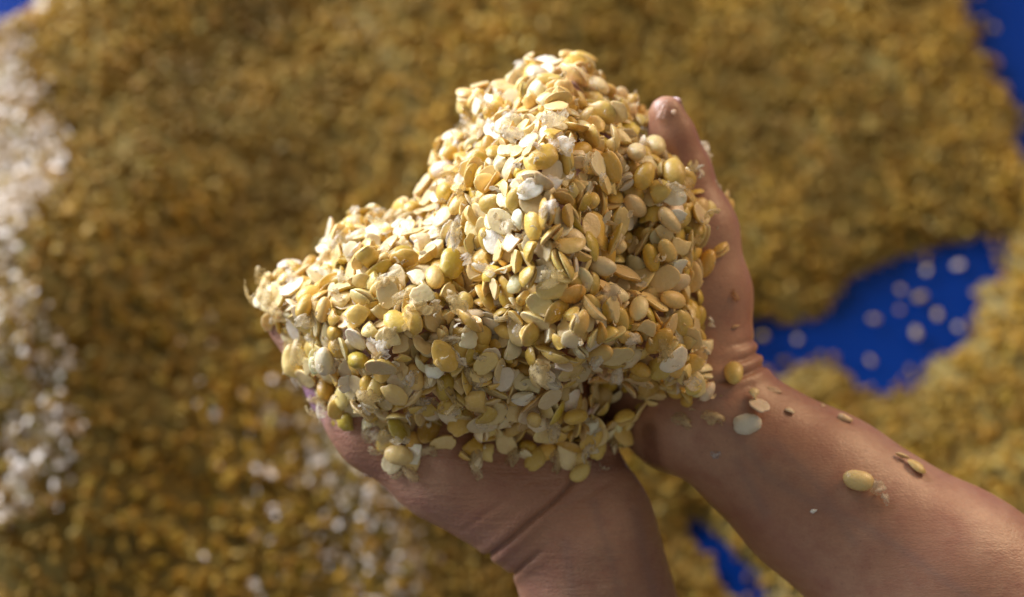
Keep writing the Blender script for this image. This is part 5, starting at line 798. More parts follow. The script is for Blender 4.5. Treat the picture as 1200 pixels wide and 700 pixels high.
-19,-1805,-129,-488,718,423,258,83,1,0,1070,-414,1765,546,468,690,-80,93,2,0,-566,1398,20,-455,-276,439,724,94,1,0,-158,2448,-244,-711,108,-356,-597,83,3,0,1765,-2131,-2245,398,606,129,676,96,1,0,
2926,1392,-554,199,964,39,-169,95,1,0,2568,2802,-1737,563,615,-543,105,92,1,0,1678,-1204,-633,493,-693,-412,-326,96,1,0,3252,2295,-1848,-151,352,558,736,117,2,0,2780,-22,-335,-62,62,963,255,119,2,0,
597,-889,735,-667,-304,-292,-614,84,2,0,-1306,2245,-2317,-450,-272,-825,205,80,1,0,2038,1004,-750,-476,109,754,439,101,1,0,3552,378,-1897,419,-453,-774,143,88,1,0,2415,-2113,-1840,434,13,-791,-431,84,1,0,
1469,1703,269,545,617,555,-117,84,2,0,-1191,-2104,-682,577,-810,-68,-85,83,1,0,744,2909,656,-333,382,-353,-787,92,1,0,1275,3472,-1092,402,-97,-908,66,81,2,0,760,-1673,-277,-911,-304,-261,99,108,1,0,
1395,2885,-201,-236,-367,-517,-736,92,1,0,-431,762,268,866,320,-282,-262,120,2,0,92,2702,26,-236,-810,-94,-528,99,1,0,-482,203,414,587,556,581,92,80,1,0,2022,-1482,-1477,-227,712,479,460,88,1,0,
1723,2732,-345,-933,15,-334,131,94,3,0,920,3124,256,-681,107,659,300,117,2,0,1444,1330,470,-316,451,250,796,87,1,0,-1179,-2200,-1104,350,-423,-691,-470,86,1,0,778,-2653,-1390,-558,797,88,215,84,1,0,
-3292,-997,-435,329,748,-378,434,81,2,0,2066,-846,293,64,926,369,-49,99,2,0,3051,179,-732,-542,244,404,696,89,2,0,3033,-1211,-152,-26,-442,192,-876,94,1,0,4050,1646,-2578,203,717,-516,-422,81,1,0,
1526,-2180,-1603,-159,682,-230,-676,106,1,0,-23,-2199,-1026,-118,108,768,620,89,1,0,3548,2274,-2404,560,304,-761,-124,104,2,0,-2333,1129,-1762,-167,22,-984,52,84,2,0,-4022,-439,-1471,-289,413,-553,-663,82,2,0,
1497,828,487,486,358,-768,-214,91,1,0,-839,4040,-2905,-720,113,563,390,94,1,0,-931,2282,-1550,240,-487,789,-288,124,2,0,1606,-3050,-2336,-38,-503,22,863,101,2,0,-194,3154,-1232,-159,689,-214,674,84,1,0,
1379,3136,-431,489,345,-772,214,91,1,0,2882,2329,-938,-115,726,416,-536,98,1,0,-782,1486,-183,-588,381,2,-714,77,1,0,316,4024,-2206,-360,-871,-88,-322,105,1,0,-1335,2097,-2045,-479,-147,-852,154,110,2,0,
-3326,126,-657,95,378,-903,182,85,2,0,2708,-1369,-610,-788,-444,377,-201,89,1,0,3591,-346,-1652,-244,-837,165,460,79,1,0,-2856,458,-541,-694,405,125,-582,99,1,0,2224,-1585,-1506,-408,-730,-293,-464,118,2,0,
-365,3146,-1378,291,-648,-3,704,92,1,0,-1774,1318,-1538,453,32,884,113,83,2,0,2497,864,-449,784,113,-415,-448,100,1,0,-738,1727,-431,486,509,710,-22,76,1,0,-2334,-2357,-1287,570,477,118,-659,85,1,0,
-908,2029,-850,-796,515,-162,-273,107,2,0,1265,-1615,-880,208,741,-75,-634,92,1,0,-810,2574,-1438,-997,-26,8,-77,101,2,0,1779,4160,-2896,-460,-853,212,125,110,1,0,-3324,1183,-2246,34,782,-370,500,93,1,0,
4008,-1178,-2336,86,886,-164,-424,83,1,0,-3424,-1380,-1222,211,-289,-456,815,95,1,0,-2921,798,-1015,796,-305,-501,-148,96,1,0,1324,-2022,-939,-87,865,75,-489,76,1,0,-2810,1121,-1628,-799,267,-391,-372,86,2,0,
-2018,1120,-1176,-527,-711,202,-419,90,1,0,3648,2453,-2700,-602,-83,777,-164,102,1,0,1945,2485,-529,909,104,118,-386,89,1,0,3416,1212,-1422,539,-180,-814,122,92,1,0,-823,1434,-434,571,383,-693,-216,98,2,0,
1963,-2030,-2749,-162,570,-503,-630,83,1,0,1162,3108,-299,-478,-268,-836,20,93,2,0,2788,-2327,-2669,-109,766,-374,-512,95,1,0,-1569,1405,-1607,445,823,22,353,88,1,0,-520,-2194,-408,778,353,-446,266,96,1,0,
-3458,-468,-450,-146,804,333,470,83,1,0,3666,669,-2007,-628,219,-425,614,92,1,0,-2738,1544,-2607,-369,-784,387,-317,80,1,0,-386,1745,522,-360,582,181,-706,80,1,0,-3637,-792,-1182,579,-472,590,-307,112,1,0,
1321,-2439,-1208,-205,612,-87,759,104,1,0,-2870,123,-187,367,557,739,-98,110,1,0,-290,903,433,-274,828,80,483,85,1,0,-501,1749,-178,-634,-98,574,508,88,1,0,-1969,971,-850,766,-538,-349,-41,102,1,0,
-3260,-1632,-1310,582,-85,774,232,75,1,0,-1816,777,-426,136,894,-116,411,78,1,0,-3205,1136,-1934,408,645,635,119,76,1,0,1888,-484,681,-40,182,780,598,119,2,0,-3003,523,-786,-381,411,-555,615,88,1,0,
3540,-1043,-1356,-48,-837,-111,533,91,1,0,-2675,1219,-1863,801,-514,-137,-275,88,1,0,-1649,1556,-1983,-445,571,-197,-661,94,1,0,-916,-2070,-368,-12,637,75,-767,102,2,0,-3891,47,-1081,-852,42,-447,-269,78,0,0,
-3826,-1718,-2312,642,474,-200,569,97,2,0,1077,-1574,-600,-413,124,868,248,74,1,0,-200,2634,-586,-224,574,-184,-766,92,1,0,-160,803,722,854,35,-519,-16,90,1,0,474,3955,-1963,-244,371,-833,332,116,2,0,
-4707,78,-2463,-471,-102,480,733,77,1,0,-751,524,-22,63,858,425,282,98,1,0,3334,1130,-1106,422,-582,-464,518,92,1,0,-330,2881,-1427,-216,-514,418,718,100,1,0,214,-2184,-914,-424,782,-395,-227,122,2,0,
619,-2448,-1151,796,550,22,-252,108,1,0,2014,3239,-1476,-546,-687,469,100,107,1,0,-2561,1375,-2293,-643,404,-348,-550,83,1,0,-4260,-1068,-2299,-40,858,-4,512,99,1,0,2621,3040,-1983,197,186,-744,610,100,1,0,
1443,875,848,-639,545,-396,371,103,1,0,-1520,2236,-2586,532,327,743,-241,80,1,0,-1718,888,-542,717,36,-450,-531,93,1,0,2126,1256,-825,867,258,398,154,117,1,0,-380,2111,-135,789,-412,-336,308,100,1,0,
2570,1854,-660,-352,222,-663,622,99,1,0,3598,-194,-1867,-150,634,526,-547,86,1,0,1496,-2379,-1209,-722,170,458,-490,84,1,0,-188,-2378,-1383,185,-16,-803,-566,82,1,0,-2450,-2549,-1660,538,-366,697,302,100,1,0,
3558,2063,-2236,-824,393,-382,145,82,1,0,1724,-1351,-1208,-551,600,465,345,90,1,0,1774,2486,-67,530,568,-437,-453,102,1,0,2940,776,-470,-246,-686,547,412,114,2,0,-3484,-2042,-2030,-232,660,-673,-240,92,2,0,
-989,-2318,-1189,-587,737,259,214,80,1,0,-457,2964,-1737,319,818,66,474,98,1,0,1559,252,524,-598,-496,629,-1,85,1,0,3982,1458,-2374,-52,812,-94,-574,75,1,0,-944,1982,-1001,-745,-227,-453,-434,108,2,0,
2010,-156,348,654,155,708,-217,104,2,0,1381,-2092,-1262,338,687,-351,-540,88,1,0,1230,1165,977,138,-321,-597,-722,94,2,0,2164,-1166,-354,-502,-542,-274,616,84,1,0,154,2544,378,126,-660,449,-588,93,1,0,
2174,-1671,-1888,-855,-191,435,-208,94,2,0,-1480,2598,-2802,-295,548,-634,-460,110,2,0,-922,-2192,-872,-2,-72,-862,-501,110,1,0,-2778,15,90,-510,163,181,825,98,1,0,459,-2292,-910,-474,775,259,329,86,1,0,
-1228,886,-398,-764,512,154,-360,108,1,0,1977,-1257,-600,469,-583,543,382,87,1,0,1264,3811,-1825,36,-708,-517,479,89,1,0,3286,71,-1445,-492,-376,767,167,89,1,0,1522,2537,-77,321,771,-304,-458,122,1,0,
1692,3626,-1946,-195,-523,-735,386,107,2,0,-2166,1089,-1517,405,-1,913,-44,101,2,0,1150,-664,1672,216,228,-345,884,78,1,0,512,-1092,509,146,831,270,464,92,1,0,2985,433,-508,354,185,-909,-122,82,1,0,
-1031,-2574,-1732,-811,306,495,64,89,3,0,-1424,1294,-872,-100,-533,593,-595,94,1,0,-398,3142,-1890,-596,129,-792,32,96,2,0,28,2221,530,642,595,479,61,89,1,0,2249,2828,-1247,-720,200,-519,-415,97,1,0,
835,2978,448,50,-41,-949,308,86,2,0,-2703,735,-504,-298,-587,654,-372,110,1,0,2095,825,-771,441,192,-610,-630,123,2,0,2552,2634,-1302,-598,-766,228,68,92,1,0,1670,-603,908,866,193,459,52,97,1,0,
-1611,2337,-2936,844,-300,-444,-22,87,1,0,-2422,928,-1091,-361,-505,-632,464,82,1,0,2744,2861,-2044,444,-403,-181,-780,79,1,0,
)
D = np.array(PACK, float).reshape(-1, 10)
pos = D[:, :3]/5e4; quat = D[:, 3:7]/1e3; scl = D[:, 7]/1e2; typ = D[:, 8].astype(int); vis = D[:, 9]
HEART = np.array(L(625, 360, -.085))
r3 = np.random.default_rng(5)
quota = {0: 290, 1: 290, 2: 80, 3: 150}; used = {0: 0, 1: 0, 2: 0, 3: 0}; soup = []; tops = []
for i in range(len(D)):
    t = typ[i]; R3 = Quaternion(quat[i]).normalized(); M = ML @ Matrix.LocRotScale(Vector(pos[i]), R3, Vector((scl[i],)*3))
    tone = tones(1, r3)[0]
    var = int(r3.integers(0, 1000))
    if vis[i] > 45 and used[t] < quota[t]:
        used[t] += 1; tops.append(i); pale = tone.mean() > .43; tw = 'cream' if pale else 'golden'
        if t == 0:
            M = M @ Matrix.Diagonal((.94, .92, .88, 1))
            tone = tone*np.array([.97, .93, .82])
            o = link('soybean', MW[var % len(MW)], M, color=tone, cat='soybean', group='whole soybeans of the held heap', auto=tw+' whole soybean')
            if r3.random() < .22:
                link('skin', MK[var % len(MK)], Matrix.LocRotScale(Vector((.0015, 0, .0012)), Quaternion((0, 0, 1), r3.random()*6), Vector((.95, .95, .95))), o, color=(.74, .64, .44))
        elif t == 1:
            f = R3.to_matrix()[2][2]                # which way the dome faces
            if f > .45: dw = 'split half, round back up'
            elif f < -.45: dw = 'split half, flat face showing'
            else: dw = 'split half on edge'
            link('split_soybean', MH[var % len(MH)], M, color=tone, cat='soybean', group='split soybean halves of the held heap', auto=tw+' '+dw)
        elif t == 2:
            link('bean_fragment', MF[var % len(MF)], M, color=tone, cat='bean piece', group='broken pieces in the held heap', auto='small '+tw+' broken soybean piece')
        else:
            e = link('parting_soybean', None, M, cat='soybean', group='parting soybeans of the held heap', auto=tw+' parting soybean')
            sh = r3.uniform(-.0017, .0017)
            link('cotyledon', MH[var % len(MH)], Matrix.LocRotScale(Vector((-sh, 0, .0011)), Quaternion((1, 0, 0), r3.normal(0, .16)), Vector((1, 1, 1))), e, color=tone)
            link('cotyledon', MH[(var//7) % len(MH)], Matrix.LocRotScale(Vector((sh, r3.normal(0, .0005), -.0011)), Quaternion((1, 0, 0), math.pi+r3.normal(0, .16)) @ Quaternion((0, 0, 1), r3.normal(0, .35)), Vector((.97, .97, .97))), e, color=np.clip(tone*r3.normal(1, .05), 0, 1))
    else: soup.append((i, t, M, tone, var))
# the beans mostly buried under them
Vl, Fl, Tl, Al = [], [], [], []; off = 0
for i, t, M, tone, var in soup:
    V, F, f = (WH[var % len(WH)] if t in (0, 3) else HF[var % len(HF)] if t == 1 else FR[var % len(FR)])
    A = np.array(M); Vl.append(V@A[:3, :3].T+A[:3, 3]); Fl.append(F+off); Tl.append(np.tile(tone, (len(V), 1))); Al.append(f); off += len(V)
# a closed mass under the loose layer, so that no gap looks through
link('buried_soybeans', mesh_np('buried_soybeans', np.concatenate(Vl), np.concatenate(Fl), M_BEANS, attrs={'tone': np.concatenate(Tl), 'flat': np.concatenate(Al)}), kind='stuff',
     label='packed soybeans filling the held heap between and beneath the larger ones', cat='soybeans')

# ------------------------------------------------------------------ torn skins caught between the beans
r4 = np.random.default_rng(9)
for j in range(215):
    i = tops[int(r4.integers(0, len(tops)))]
    if pos[i][0] > .012 and r4.random() < .6: i = tops[int(r4.integers(0, len(tops)))]  # fewer on the right slope, so pale skins brighten the lit flank by colour
    p = pos[i]; out = p-HEART; out = out/np.linalg.norm(out)*.6+np.array([-.0, 0, .7]); out /= np.linalg.norm(out)
    loc = p+out*r4.uniform(.0012, .0042)+r4.normal(0, .002, 3); s = r4.uniform(.45, 1.12)
    qz = Vector(out).to_track_quat('Z', 'Y') @ Quaternion(Vector(r4.normal(size=3)).normalized(), abs(r4.normal(0, .7))) @ Quaternion((0, 0, 1), r4.random()*6.28)
    M = ML @ Matrix.LocRotScale(Vector(loc), qz, Vector((s, s*r4.uniform(.5, 1), s)))
    c = np.array([(.86, .75, .52), (.80, .64, .33), (.88, .80, .64), (.76, .58, .26)][int(r4.integers(0, 4))])*r4.normal(1, .05)
    link('bean_skin', MK[int(r4.integers(0, len(MK)))], M, color=np.clip(c, 0, .92), cat='bean skin', group='torn skins in the held heap', auto=('large ' if s > .8 else 'small ')+'crumpled torn bean skin')

Vl, Fl, Tl = [], [], []; off = 0
for j in range(260):                           # finer shreds than one could count, wedged everywhere
    i = tops[int(r4.integers(0, len(tops)))]; p = pos[i]; out = p-HEART; out = out/np.linalg.norm(out)*.6+np.array([0, 0, .7]); out /= np.linalg.norm(out)
    V, F, _ = HK[int(r4.integers(0, len(HK)))]; s = r4.uniform(.16, .40); R = rand_rot(1, r4)[0]
    V = (V*np.array([s, s*r4.uniform(.3, 1), s*1.2])) @ R.T+p+out*r4.uniform(.001, .0048)+r4.normal(0, .0017, 3)
    A = np.array(ML); Vl.append(V@A[:3, :3].T+A[:3, 3]); Fl.append(F+off); off += len(V)
    Tl.append(np.tile(np.clip(np.array([(.84, .72, .48), (.80, .62, .30), (.88, .80, .62)][j % 3])*r4.normal(1, .05), 0, .93), (len(V), 1)))
link('skin_shreds', mesh_np('skin_shreds', np.concatenate(Vl), np.concatenate(Fl), M_HUSKS, attrs={'tone': np.concatenate(Tl)}), kind='stuff',
     label='fine pale shreds of torn bean skin wedged all over the held heap', cat='bean skins')

# ------------------------------------------------------------------ beans one can point at
dg = bpy.context.evaluated_depsgraph_get()
def bvh(parts):
    V, F = [], []; o = 0
    for v, f in parts: V += v; F += [tuple(i+o for i in q) for q in f]; o += len(v)
    return BVHTree.FromPolygons(V, F)
B_HANDS = bvh([LH[1:], RH[1:]])
hv, hf = [], []
for o in COL.objects:
    if o.type == 'MESH' and o.data and o.data.name.split('.')[0] in ('soybean', 'split_soybean') and o.parent is None:
        hv.append([o.matrix_basis @ v.co for v in o.data.vertices]); hf.append([tuple(p.vertices) for p in o.data.polygons])
B_HEAP = bvh(list(zip(hv, hf))); B_ALL = bvh(list(zip(hv, hf))+[LH[1:], RH[1:]])
def drop(px, py, tree):
    d = (AF+AX*((px-600)*S/FOC)+AU*((350-py)*S/FOC)).normalized(); h = tree.ray_cast(CAM, d)
    return (h[0], h[1], d) if h[0] is not None else (None, None, d)
def lay(name, data, px, py, ang, size, label, cat, tone, tree=B_HANDS, lift=.0012, tilt=0, tdir=0, up=True, group=None, sy=1., follow=.8, face=None):
    p, nrm, d = drop(px, py, tree)
    if p is None: return None
    if nrm.dot(d) > 0: nrm = -nrm
    z = (nrm*follow+(-d)*(1-follow)).normalized() if face is None else (RL @ Vector(face)).normalized(); x = AX*math.cos(ang)+AU*math.sin(ang); x = (x-z*x.dot(z)).normalized(); y = z.cross(x)
    R = Matrix((x, y, z)).transposed(); q = R.to_quaternion() @ Quaternion((math.cos(tdir), math.sin(tdir), 0), tilt)
    if not up: q = q @ Quaternion((1, 0, 0), math.pi)
    return link(name, data, Matrix.LocRotScale(p+z*lift, q, Vector((size, size*sy, size))), color=tone, label=label, cat=cat, group=group)
R_ = math.radians
CREAM, YEL, WHITE, PINK = (.76, .64, .42), (.72, .50, .17), (.80, .73, .58), (.76, .58, .42)
# on the arms
b = lay('soybean', MW[2], 1004, 565, R_(-12), 1.02, 'whole yellow soybean with a trailing torn skin on the right forearm', 'soybean', (.76, .55, .22), lift=.0024)
link('skin', MK[3], Matrix.LocRotScale(Vector((.0068, -.0012, -.0002)), Quaternion((0, 0, 1), -.6) @ Quaternion((1, 0, 0), .5), Vector((.62, .75, .9))), b, color=(.84, .72, .50))
link('skin', MK[6], Matrix.LocRotScale(Vector((.0108, -.0044, -.0010)), Quaternion((0, 0, 1), -1.1), Vector((.42, .35, .7))), b, color=(.86, .78, .60))
e = lay('parting_soybean', None, 1070, 548, R_(118), .92, 'small broken yellow soybean with a loose sliver, highest on the right forearm', 'soybean', None, lift=.0020)
link('cotyledon', MH[4], Matrix.LocRotScale(Vector((-.0012, 0, 0)), Quaternion((1, 0, 0), .3), Vector((.85, .8, .9))), e, color=YEL)
link('sliver', MH[1], Matrix.LocRotScale(Vector((.0062, .0006, -.0004)), Quaternion((0, 0, 1), .5) @ Quaternion((1, 0, 0), 1.2), Vector((.55, .4, .55))), e, color=(.80, .58, .24))
lay('split_soybean', MH[3], 876, 498, R_(8), 1.02, 'pale grey cream soybean half lying flat on the right wrist, left of a pinkish half', 'soybean', (.74, .67, .52), lift=.0014, tilt=.25)
lay('split_soybean', MH[7], 888, 479, R_(108), .88, 'pinkish cream soybean half leaning on a pale flat half on the right wrist', 'soybean', (.80, .62, .44), lift=.0032, tilt=.6, tdir=1.2, up=False)
lay('bean_fragment', MF[1], 881, 465, R_(60), .85, 'tiny yellow bean crumb touching the pinkish soybean half on the right wrist', 'bean piece', (.78, .60, .30), lift=.0022)
lay('soybean', MW[5], 861, 446, R_(96), .98, 'smooth yellow whole soybean standing upright at the right edge of the heap above the wrist', 'soybean', (.70, .50, .14), lift=.0036)
lay('bean_fragment', MF[2], 988, 491, R_(-40), .8, 'orange bean crumb at the upper edge of the right forearm', 'bean piece', (.80, .56, .30), lift=.0006)
lay('bean_fragment', MF[3], 925, 483, R_(-30), .55, 'tiny cream crumb right of the pair of halves on the right wrist', 'bean piece', (.82, .62, .38), lift=.0006)
lay('bean_fragment', MF[4], 908, 458, R_(-8), .80, 'flat brown flake on the right wrist below the fold', 'bean piece', (.50, .24, .11), lift=.0002, sy=.6)
lay('bean_fragment', MF[5], 934, 451, R_(-20), .5, 'tiny orange crumb at the outer edge of the right wrist', 'bean piece', (.74, .48, .22), lift=.0004)
lay('bean_fragment', MF[0], 954, 599, R_(10), .36, 'lowest tiny white speck on the right forearm', 'bean piece', (.82, .76, .66), lift=.0003)
lay('bean_skin', MK[5], 839, 533, R_(10), .42, 'small clear wet skin flake on the right wrist below the heap', 'bean skin', (.72, .68, .66), lift=.0006)
lay('bean_fragment', MF[6], 964, 476, R_(30), .34, 'tiny brown crumb near the upper outline of the right forearm', 'bean piece', (.55, .30, .14), lift=.0003)
lay('bean_skin', MK[1], 861, 347, R_(-60), .62, 'torn orange brown skin scrap stuck on the base of the right thumb', 'bean skin', (.62, .38, .18), lift=.0012, sy=.7)
lay('bean_skin', MK[8], 877, 316, R_(-75), .72, 'pale skin scrap clinging to the outer edge of the right thumb base', 'bean skin', (.72, .55, .38), lift=.0012, sy=.55)
lay('bean_fragment', MF[3], 862, 383, R_(15), .5, 'thin tan crumb above the right wrist folds', 'bean piece', (.60, .36, .18), lift=.0003, sy=.5)
lay('bean_fragment', MF[1], 789, 133, R_(70), .45, 'tiny pale crumb stuck on the right thumb tip', 'bean piece', (.78, .56, .40), lift=.0003)
lay('bean_skin', MK[2], 776, 130, R_(70), .75, 'thin wet skin stuck on the left side of the right thumb tip', 'bean skin', (.78, .58, .46), lift=.0008, sy=.5)
e = lay('parting_soybean', None, 677, 553, R_(35), .80, 'small yellow soybean with a frayed end alone on the lower wrist under the gap', 'soybean', None, lift=.0026)
link('cotyledon', MW[1], Matrix.Identity(4), e, color=(.70, .53, .17)); link('skin', MK[4], Matrix.LocRotScale(Vector((.0052, .0006, 0)), Quaternion((0, 0, 1), .8), Vector((.55, .6, .8))), e, color=(.80, .66, .34))
lay('split_soybean', MH[2], 697, 527, R_(70), .92, 'round smooth golden soybean half at the bottom of the heap beside the dark gap', 'soybean', (.70, .50, .12), lift=.0024)
lay('bean_fragment', MF[5], 562, 541, R_(50), 1.1, 'pale ragged bean piece hanging lowest over the palm in the middle', 'bean piece', (.80, .66, .42), lift=.0010)
lay('soybean', MW[4], 470, 532, R_(170), 1.0, 'yellow soybean with drooping skin spilling lowest over the thumb muscle', 'soybean', (.74, .53, .20), lift=.0036)
lay('bean_skin', MK[9], 482, 552, R_(120), 1.05, 'thick wrinkled skin drooping below the lowest soybean over the thumb muscle', 'bean skin', (.76, .58, .30), lift=.0020, sy=.8)
lay('bean_skin', MK[0], 448, 512, R_(150), 1.2, 'large translucent skin beside the lowest soybean over the thumb muscle', 'bean skin', (.66, .56, .36), lift=.0030)
lay('bean_skin', MK[10], 432, 557, R_(20), .4, 'faint clear flake on the lower hand near its outline', 'bean skin', (.52, .36, .28), lift=.0004)
lay('bean_skin', MK[7], 316, 378, R_(165), .85, 'grey translucent skin sticking out under the left end of the heap', 'bean skin', (.62, .58, .56), lift=.0010, sy=.7, tree=B_ALL)
lay('bean_skin', MK[11], 346, 424, R_(80), 1.1, 'grey clear skin hanging over the left thumb', 'bean skin', (.60, .56, .50), lift=.0010, sy=.6, tree=B_ALL)
# on the heap
for (px, py, ang, s, mi, tone, lab, up, tl) in [
    (582, 281, 96, 1.12, 0, WHITE, 'bright cream oval soybean half standing flat face out in the middle of the heap', False, .15),
    (660, 178, 108, 1.02, 5, (.80, .77, .70), 'bright white oval soybean half, upper of the white ones near the peak', False, .2),
    (648, 211, 70, 1.05, 8, (.80, .77, .70), 'bright white soybean half tilted on edge below the upper white one', False, .6),
    (622, 224, 20, .92, 2, (.80, .74, .60), 'rounded white soybean half left of the tilted white one', False, .2),
    (563, 200, 10, .90, 6, (.78, .74, .68), 'white soybean half on the bright left flank below the peak', False, .3),
    (612, 162, 115, .92, None, (.78, .64, .44), 'plump cream whole soybean hanging below the peak', True, 0),
    (508, 392, -25, .98, 9, (.82, .72, .52), 'broad pale disc shaped soybean half on the left flank of the heap', False, .1),
    (790, 232, -20, .90, 3, (.80, .70, .46), 'pale oval soybean half lying flat on the right slope near the thumb', False, .1),
    (797, 259, -40, .95, 10, (.80, .73, .54), 'pale soybean half just below another flat half on the right slope', False, .15),
    (698, 168, 18, .92, 7, (.80, .70, .46), 'pale flat soybean half with a level edge right of the white halves', False, .25),
    (634, 314, 100, 1.15, 11, (.82, .74, .56), 'long pale soybean half standing upright in the centre of the heap', False, .2),
    (736, 475, 110, .80, 1, (.84, .78, .66), 'pale oval soybean half at the very bottom right above the dark gap', False, .2),
    (590, 444, 60, .88, 4, (.64, .54, .42), 'greyish round soybean half beside a golden half low in the heap', False, .1),
    (614, 441, 65, .92, 8, (.70, .54, .20), 'golden round soybean half beside a greyish half low in the heap', False, .1),
    (741, 126, -18, 1.0, 2, (.74, .60, .30), 'yellow soybean half on the upper right shoulder of the peak', False, .2),
    (773, 153, 8, .85, None, (.66, .46, .10), 'small smooth yellow whole soybean touching the right thumb', True, 0),
    (706, 312, -15, .9, None, (.74, .60, .34), 'big plump cream whole soybean on the right of the heap centre', True, 0),
    (729, 228, 5, .82, None, (.62, .46, .18), 'large round tan whole soybean at the top of the dark hollow', True, 0),
    (474, 374, 58, .88, None, (.72, .57, .24), 'long curved yellow whole soybean on the left flank', True, 0),
    (544, 358, 75, .82, None, (.74, .53, .14), 'bright yellow egg shaped soybean in the middle left of the heap', True, 0),
    (440, 456, 65, .82, None, (.74, .54, .16), 'plump yellow soybean standing upright at the lower left of the heap', True, 0),
    (678, 250, 80, .82, None, (.70, .56, .24), 'tall yellow whole soybean beside the white halves at heap centre', True, 0)]:
    lay('split_soybean' if mi is not None else 'soybean', MH[mi] if mi is not None else MW[(px+py) % len(MW)], px, py, R_(ang), s, lab, 'soybean', tone, tree=B_HEAP, lift=.0010 if mi is not None else .0, tilt=tl*.4, tdir=px, up=up, follow=.25, face=(-.36, .28, .88) if mi is not None and px < 670 and py < 330 else None)
# a straggling fringe of beans along the lower rim, resting on the palm
rf = np.random.default_rng(31)
for (px, py) in [(452, 516), (486, 520), (502, 506), (520, 520), (540, 532), (457, 498), (575, 532), (592, 522), (612, 528), (640, 530), (664, 534), (626, 540), (436, 500), (478, 545), (492, 534), (684, 538), (716, 520), (728, 508), (412, 492), (398, 478), (462, 540), (550, 520)]:
    fl_ = rf.random() < .5; tn_ = tones(1, rf)[0]
    o = lay('split_soybean', MH[int(rf.integers(0, len(MH)))], px, py, rf.uniform(0, 6.28), rf.uniform(.82, 1.1), None, 'soybean', tn_, tree=B_ALL, lift=.0014, tilt=abs(rf.normal(0, .45)), tdir=rf.uniform(0, 6.28), up=not fl_, group='split soybean halves of the held heap', follow=.7)
    if o: o['auto'] = ('cream' if tn_.mean() > .43 else 'golden')+(' split half, flat face showing' if fl_ else ' split half, round back up')
for j, (px, py) in enumerate([(444, 528), (500, 528), (556, 545), (600, 536), (652, 540), (430, 508), (704, 512), (468, 556), (800, 492), (836, 488)]):
    o = lay('bean_skin', MK[j % len(MK)], px, py, rf.uniform(0, 6.28), rf.uniform(.7, 1.1), None, 'bean skin', (.74, .60, .34), tree=B_ALL, lift=.0014, group='torn skins in the held heap', tilt=rf.uniform(0, .6), sy=.75)
    if o: o['auto'] = 'large crumpled torn bean skin'
# the empty brown skin cup
V, F, _ = HK[2]
M_CUP = plain('dark_bean_skin', (.20, .13, .09), .3)
me = mesh_np('bean_skin', V*np.array([.95, 1.05, 1.5]), F, M_CUP)
lay('bean_skin', me, 482, 292, R_(100), .72, 'empty dark brown bean skin cupped open on the upper left flank', 'bean skin', (1, 1, 1), tree=B_HEAP, lift=.0022, up=False, follow=.2)

# ------------------------------------------------------------------ words: say where each bean of the heap lies by the nearest thing one can find
MARKS = [(582, 281, 'bright cream oval half'), (660, 178, 'upper bright white half'), (622, 224, 'rounded white half'), (563, 200, 'left flank white half'),
         (612, 162, 'plump bean under peak'), (508, 392, 'broad pale disc half'), (790, 232, 'pale half near right thumb'), (698, 168, 'pale level-edged half'),
         (634, 314, 'long upright pale half'), (736, 475, 'half over dark gap'), (602, 443, 'greyish and golden pair'), (741, 126, 'yellow half on the shoulder'),
         (773, 153, 'bean touching the thumb'), (706, 312, 'big plump cream bean'), (729, 228, 'large round tan bean'), (474, 374, 'long curved yellow bean'),
         (544, 358, 'yellow egg shaped bean'), (440, 456, 'plump upright yellow bean'), (482, 292, 'dark brown skin cup'), (861, 446, 'right edge yellow bean'),
         (470, 532, 'lowest bean over palm'), (697, 527, 'round golden bottom half'), (562, 541, 'lowest ragged piece'), (316, 378, 'grey left end skin'),
         (650, 70, 'top of the peak'), (305, 345, 'left heap tip'), (540, 112, 'knob left of peak'), (845, 260, 'right edge bulge'), (880, 490, 'pair on the wrist'), (346, 430, 'skin on left thumb')]
MP = np.array([m[:2] for m in MARKS], float)
DIRS = ['right of', 'upper right of', 'above', 'upper left of', 'left of', 'lower left of', 'below', 'lower right of']
bins = {}
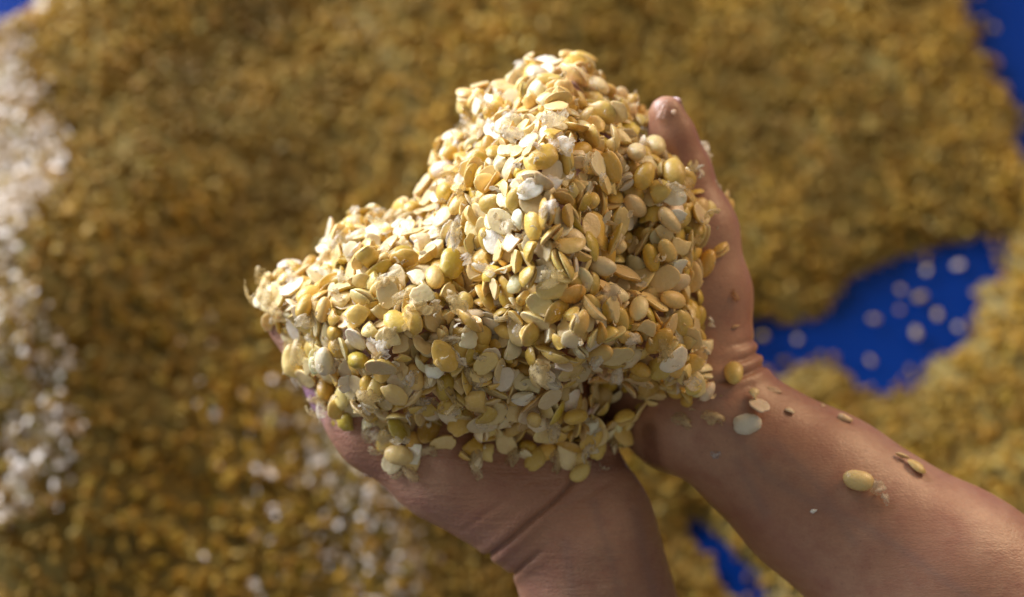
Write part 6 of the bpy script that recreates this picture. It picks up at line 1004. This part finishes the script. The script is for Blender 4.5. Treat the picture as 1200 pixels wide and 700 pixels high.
for o in COL.objects:
    if o.parent is None and o.get('auto'):
        p = np.array(photo_px(o.matrix_basis.translation)); dd = MP-p; ds = np.hypot(dd[:, 0], dd[:, 1]); j = int(np.argmin(ds))
        a = math.degrees(math.atan2(dd[j, 1], -dd[j, 0])) % 360
        bins.setdefault((o['auto'], j, int(((a+22.5) % 360)//45)), []).append((ds[j], o))
for (what, j, k), L_ in bins.items():
    L_.sort(key=lambda q: q[0])
    for i, (dq, o) in enumerate(L_):
        rank = '' if len(L_) == 1 else (['nearer ', 'farther '][i] if len(L_) == 2 else ['nearest ', 'middle ', 'farthest '][i] if len(L_) == 3 else '')
        o['label'] = rank+what+' '+DIRS[k]+' the '+MARKS[j][2]; del o['auto']

# ------------------------------------------------------------------ single beans on the bare tarp
for (px, py, s, kind_, lab) in [
    (1073, 392, 1.15, 0, 'largest pale soybean alone on the bare blue tarp'), (1078, 350, 1.2, 0, 'long tan soybean above the largest one on the bare blue tarp'),
    (1024, 376, .95, 0, 'brown soybean leftmost of the middle ones on the bare blue tarp'), (1052, 364, .9, 1, 'greyish soybean half between brown and long tan ones on the blue tarp'),
    (1098, 370, .95, 1, 'pinkish soybean half right of the long tan one on the blue tarp'), (1124, 386, 1.0, 1, 'greyish soybean half at the right side of the bare blue tarp'),
    (935, 401, .95, 1, 'faint soybean half near the left end of the bare blue patch'), (1085, 318, .85, 1, 'faint bean flake at the upper side of the bare blue patch'),
    (1122, 312, 1.1, 1, 'long tan bean flake at the upper right of the bare blue patch'), (1020, 424, .9, 1, 'faint pale half near the lower edge of the bare blue patch'), (1055, 341, .8, 1, 'dull small bean flake above the middle of the bare blue patch')]:
    g = ground(px, py, .003); tone = tones(1, r3)[0]
    link('soybean' if kind_ == 0 else 'split_soybean', (MW if kind_ == 0 else MH)[px % 9], Matrix.LocRotScale(g+Vector((0, 0, .002)), Quaternion((0, 0, 1), px) @ Quaternion((1, 0, 0), .2), Vector((s*.68, s*.6, s*.6))), color=tone*.55, label=lab, cat='soybean')
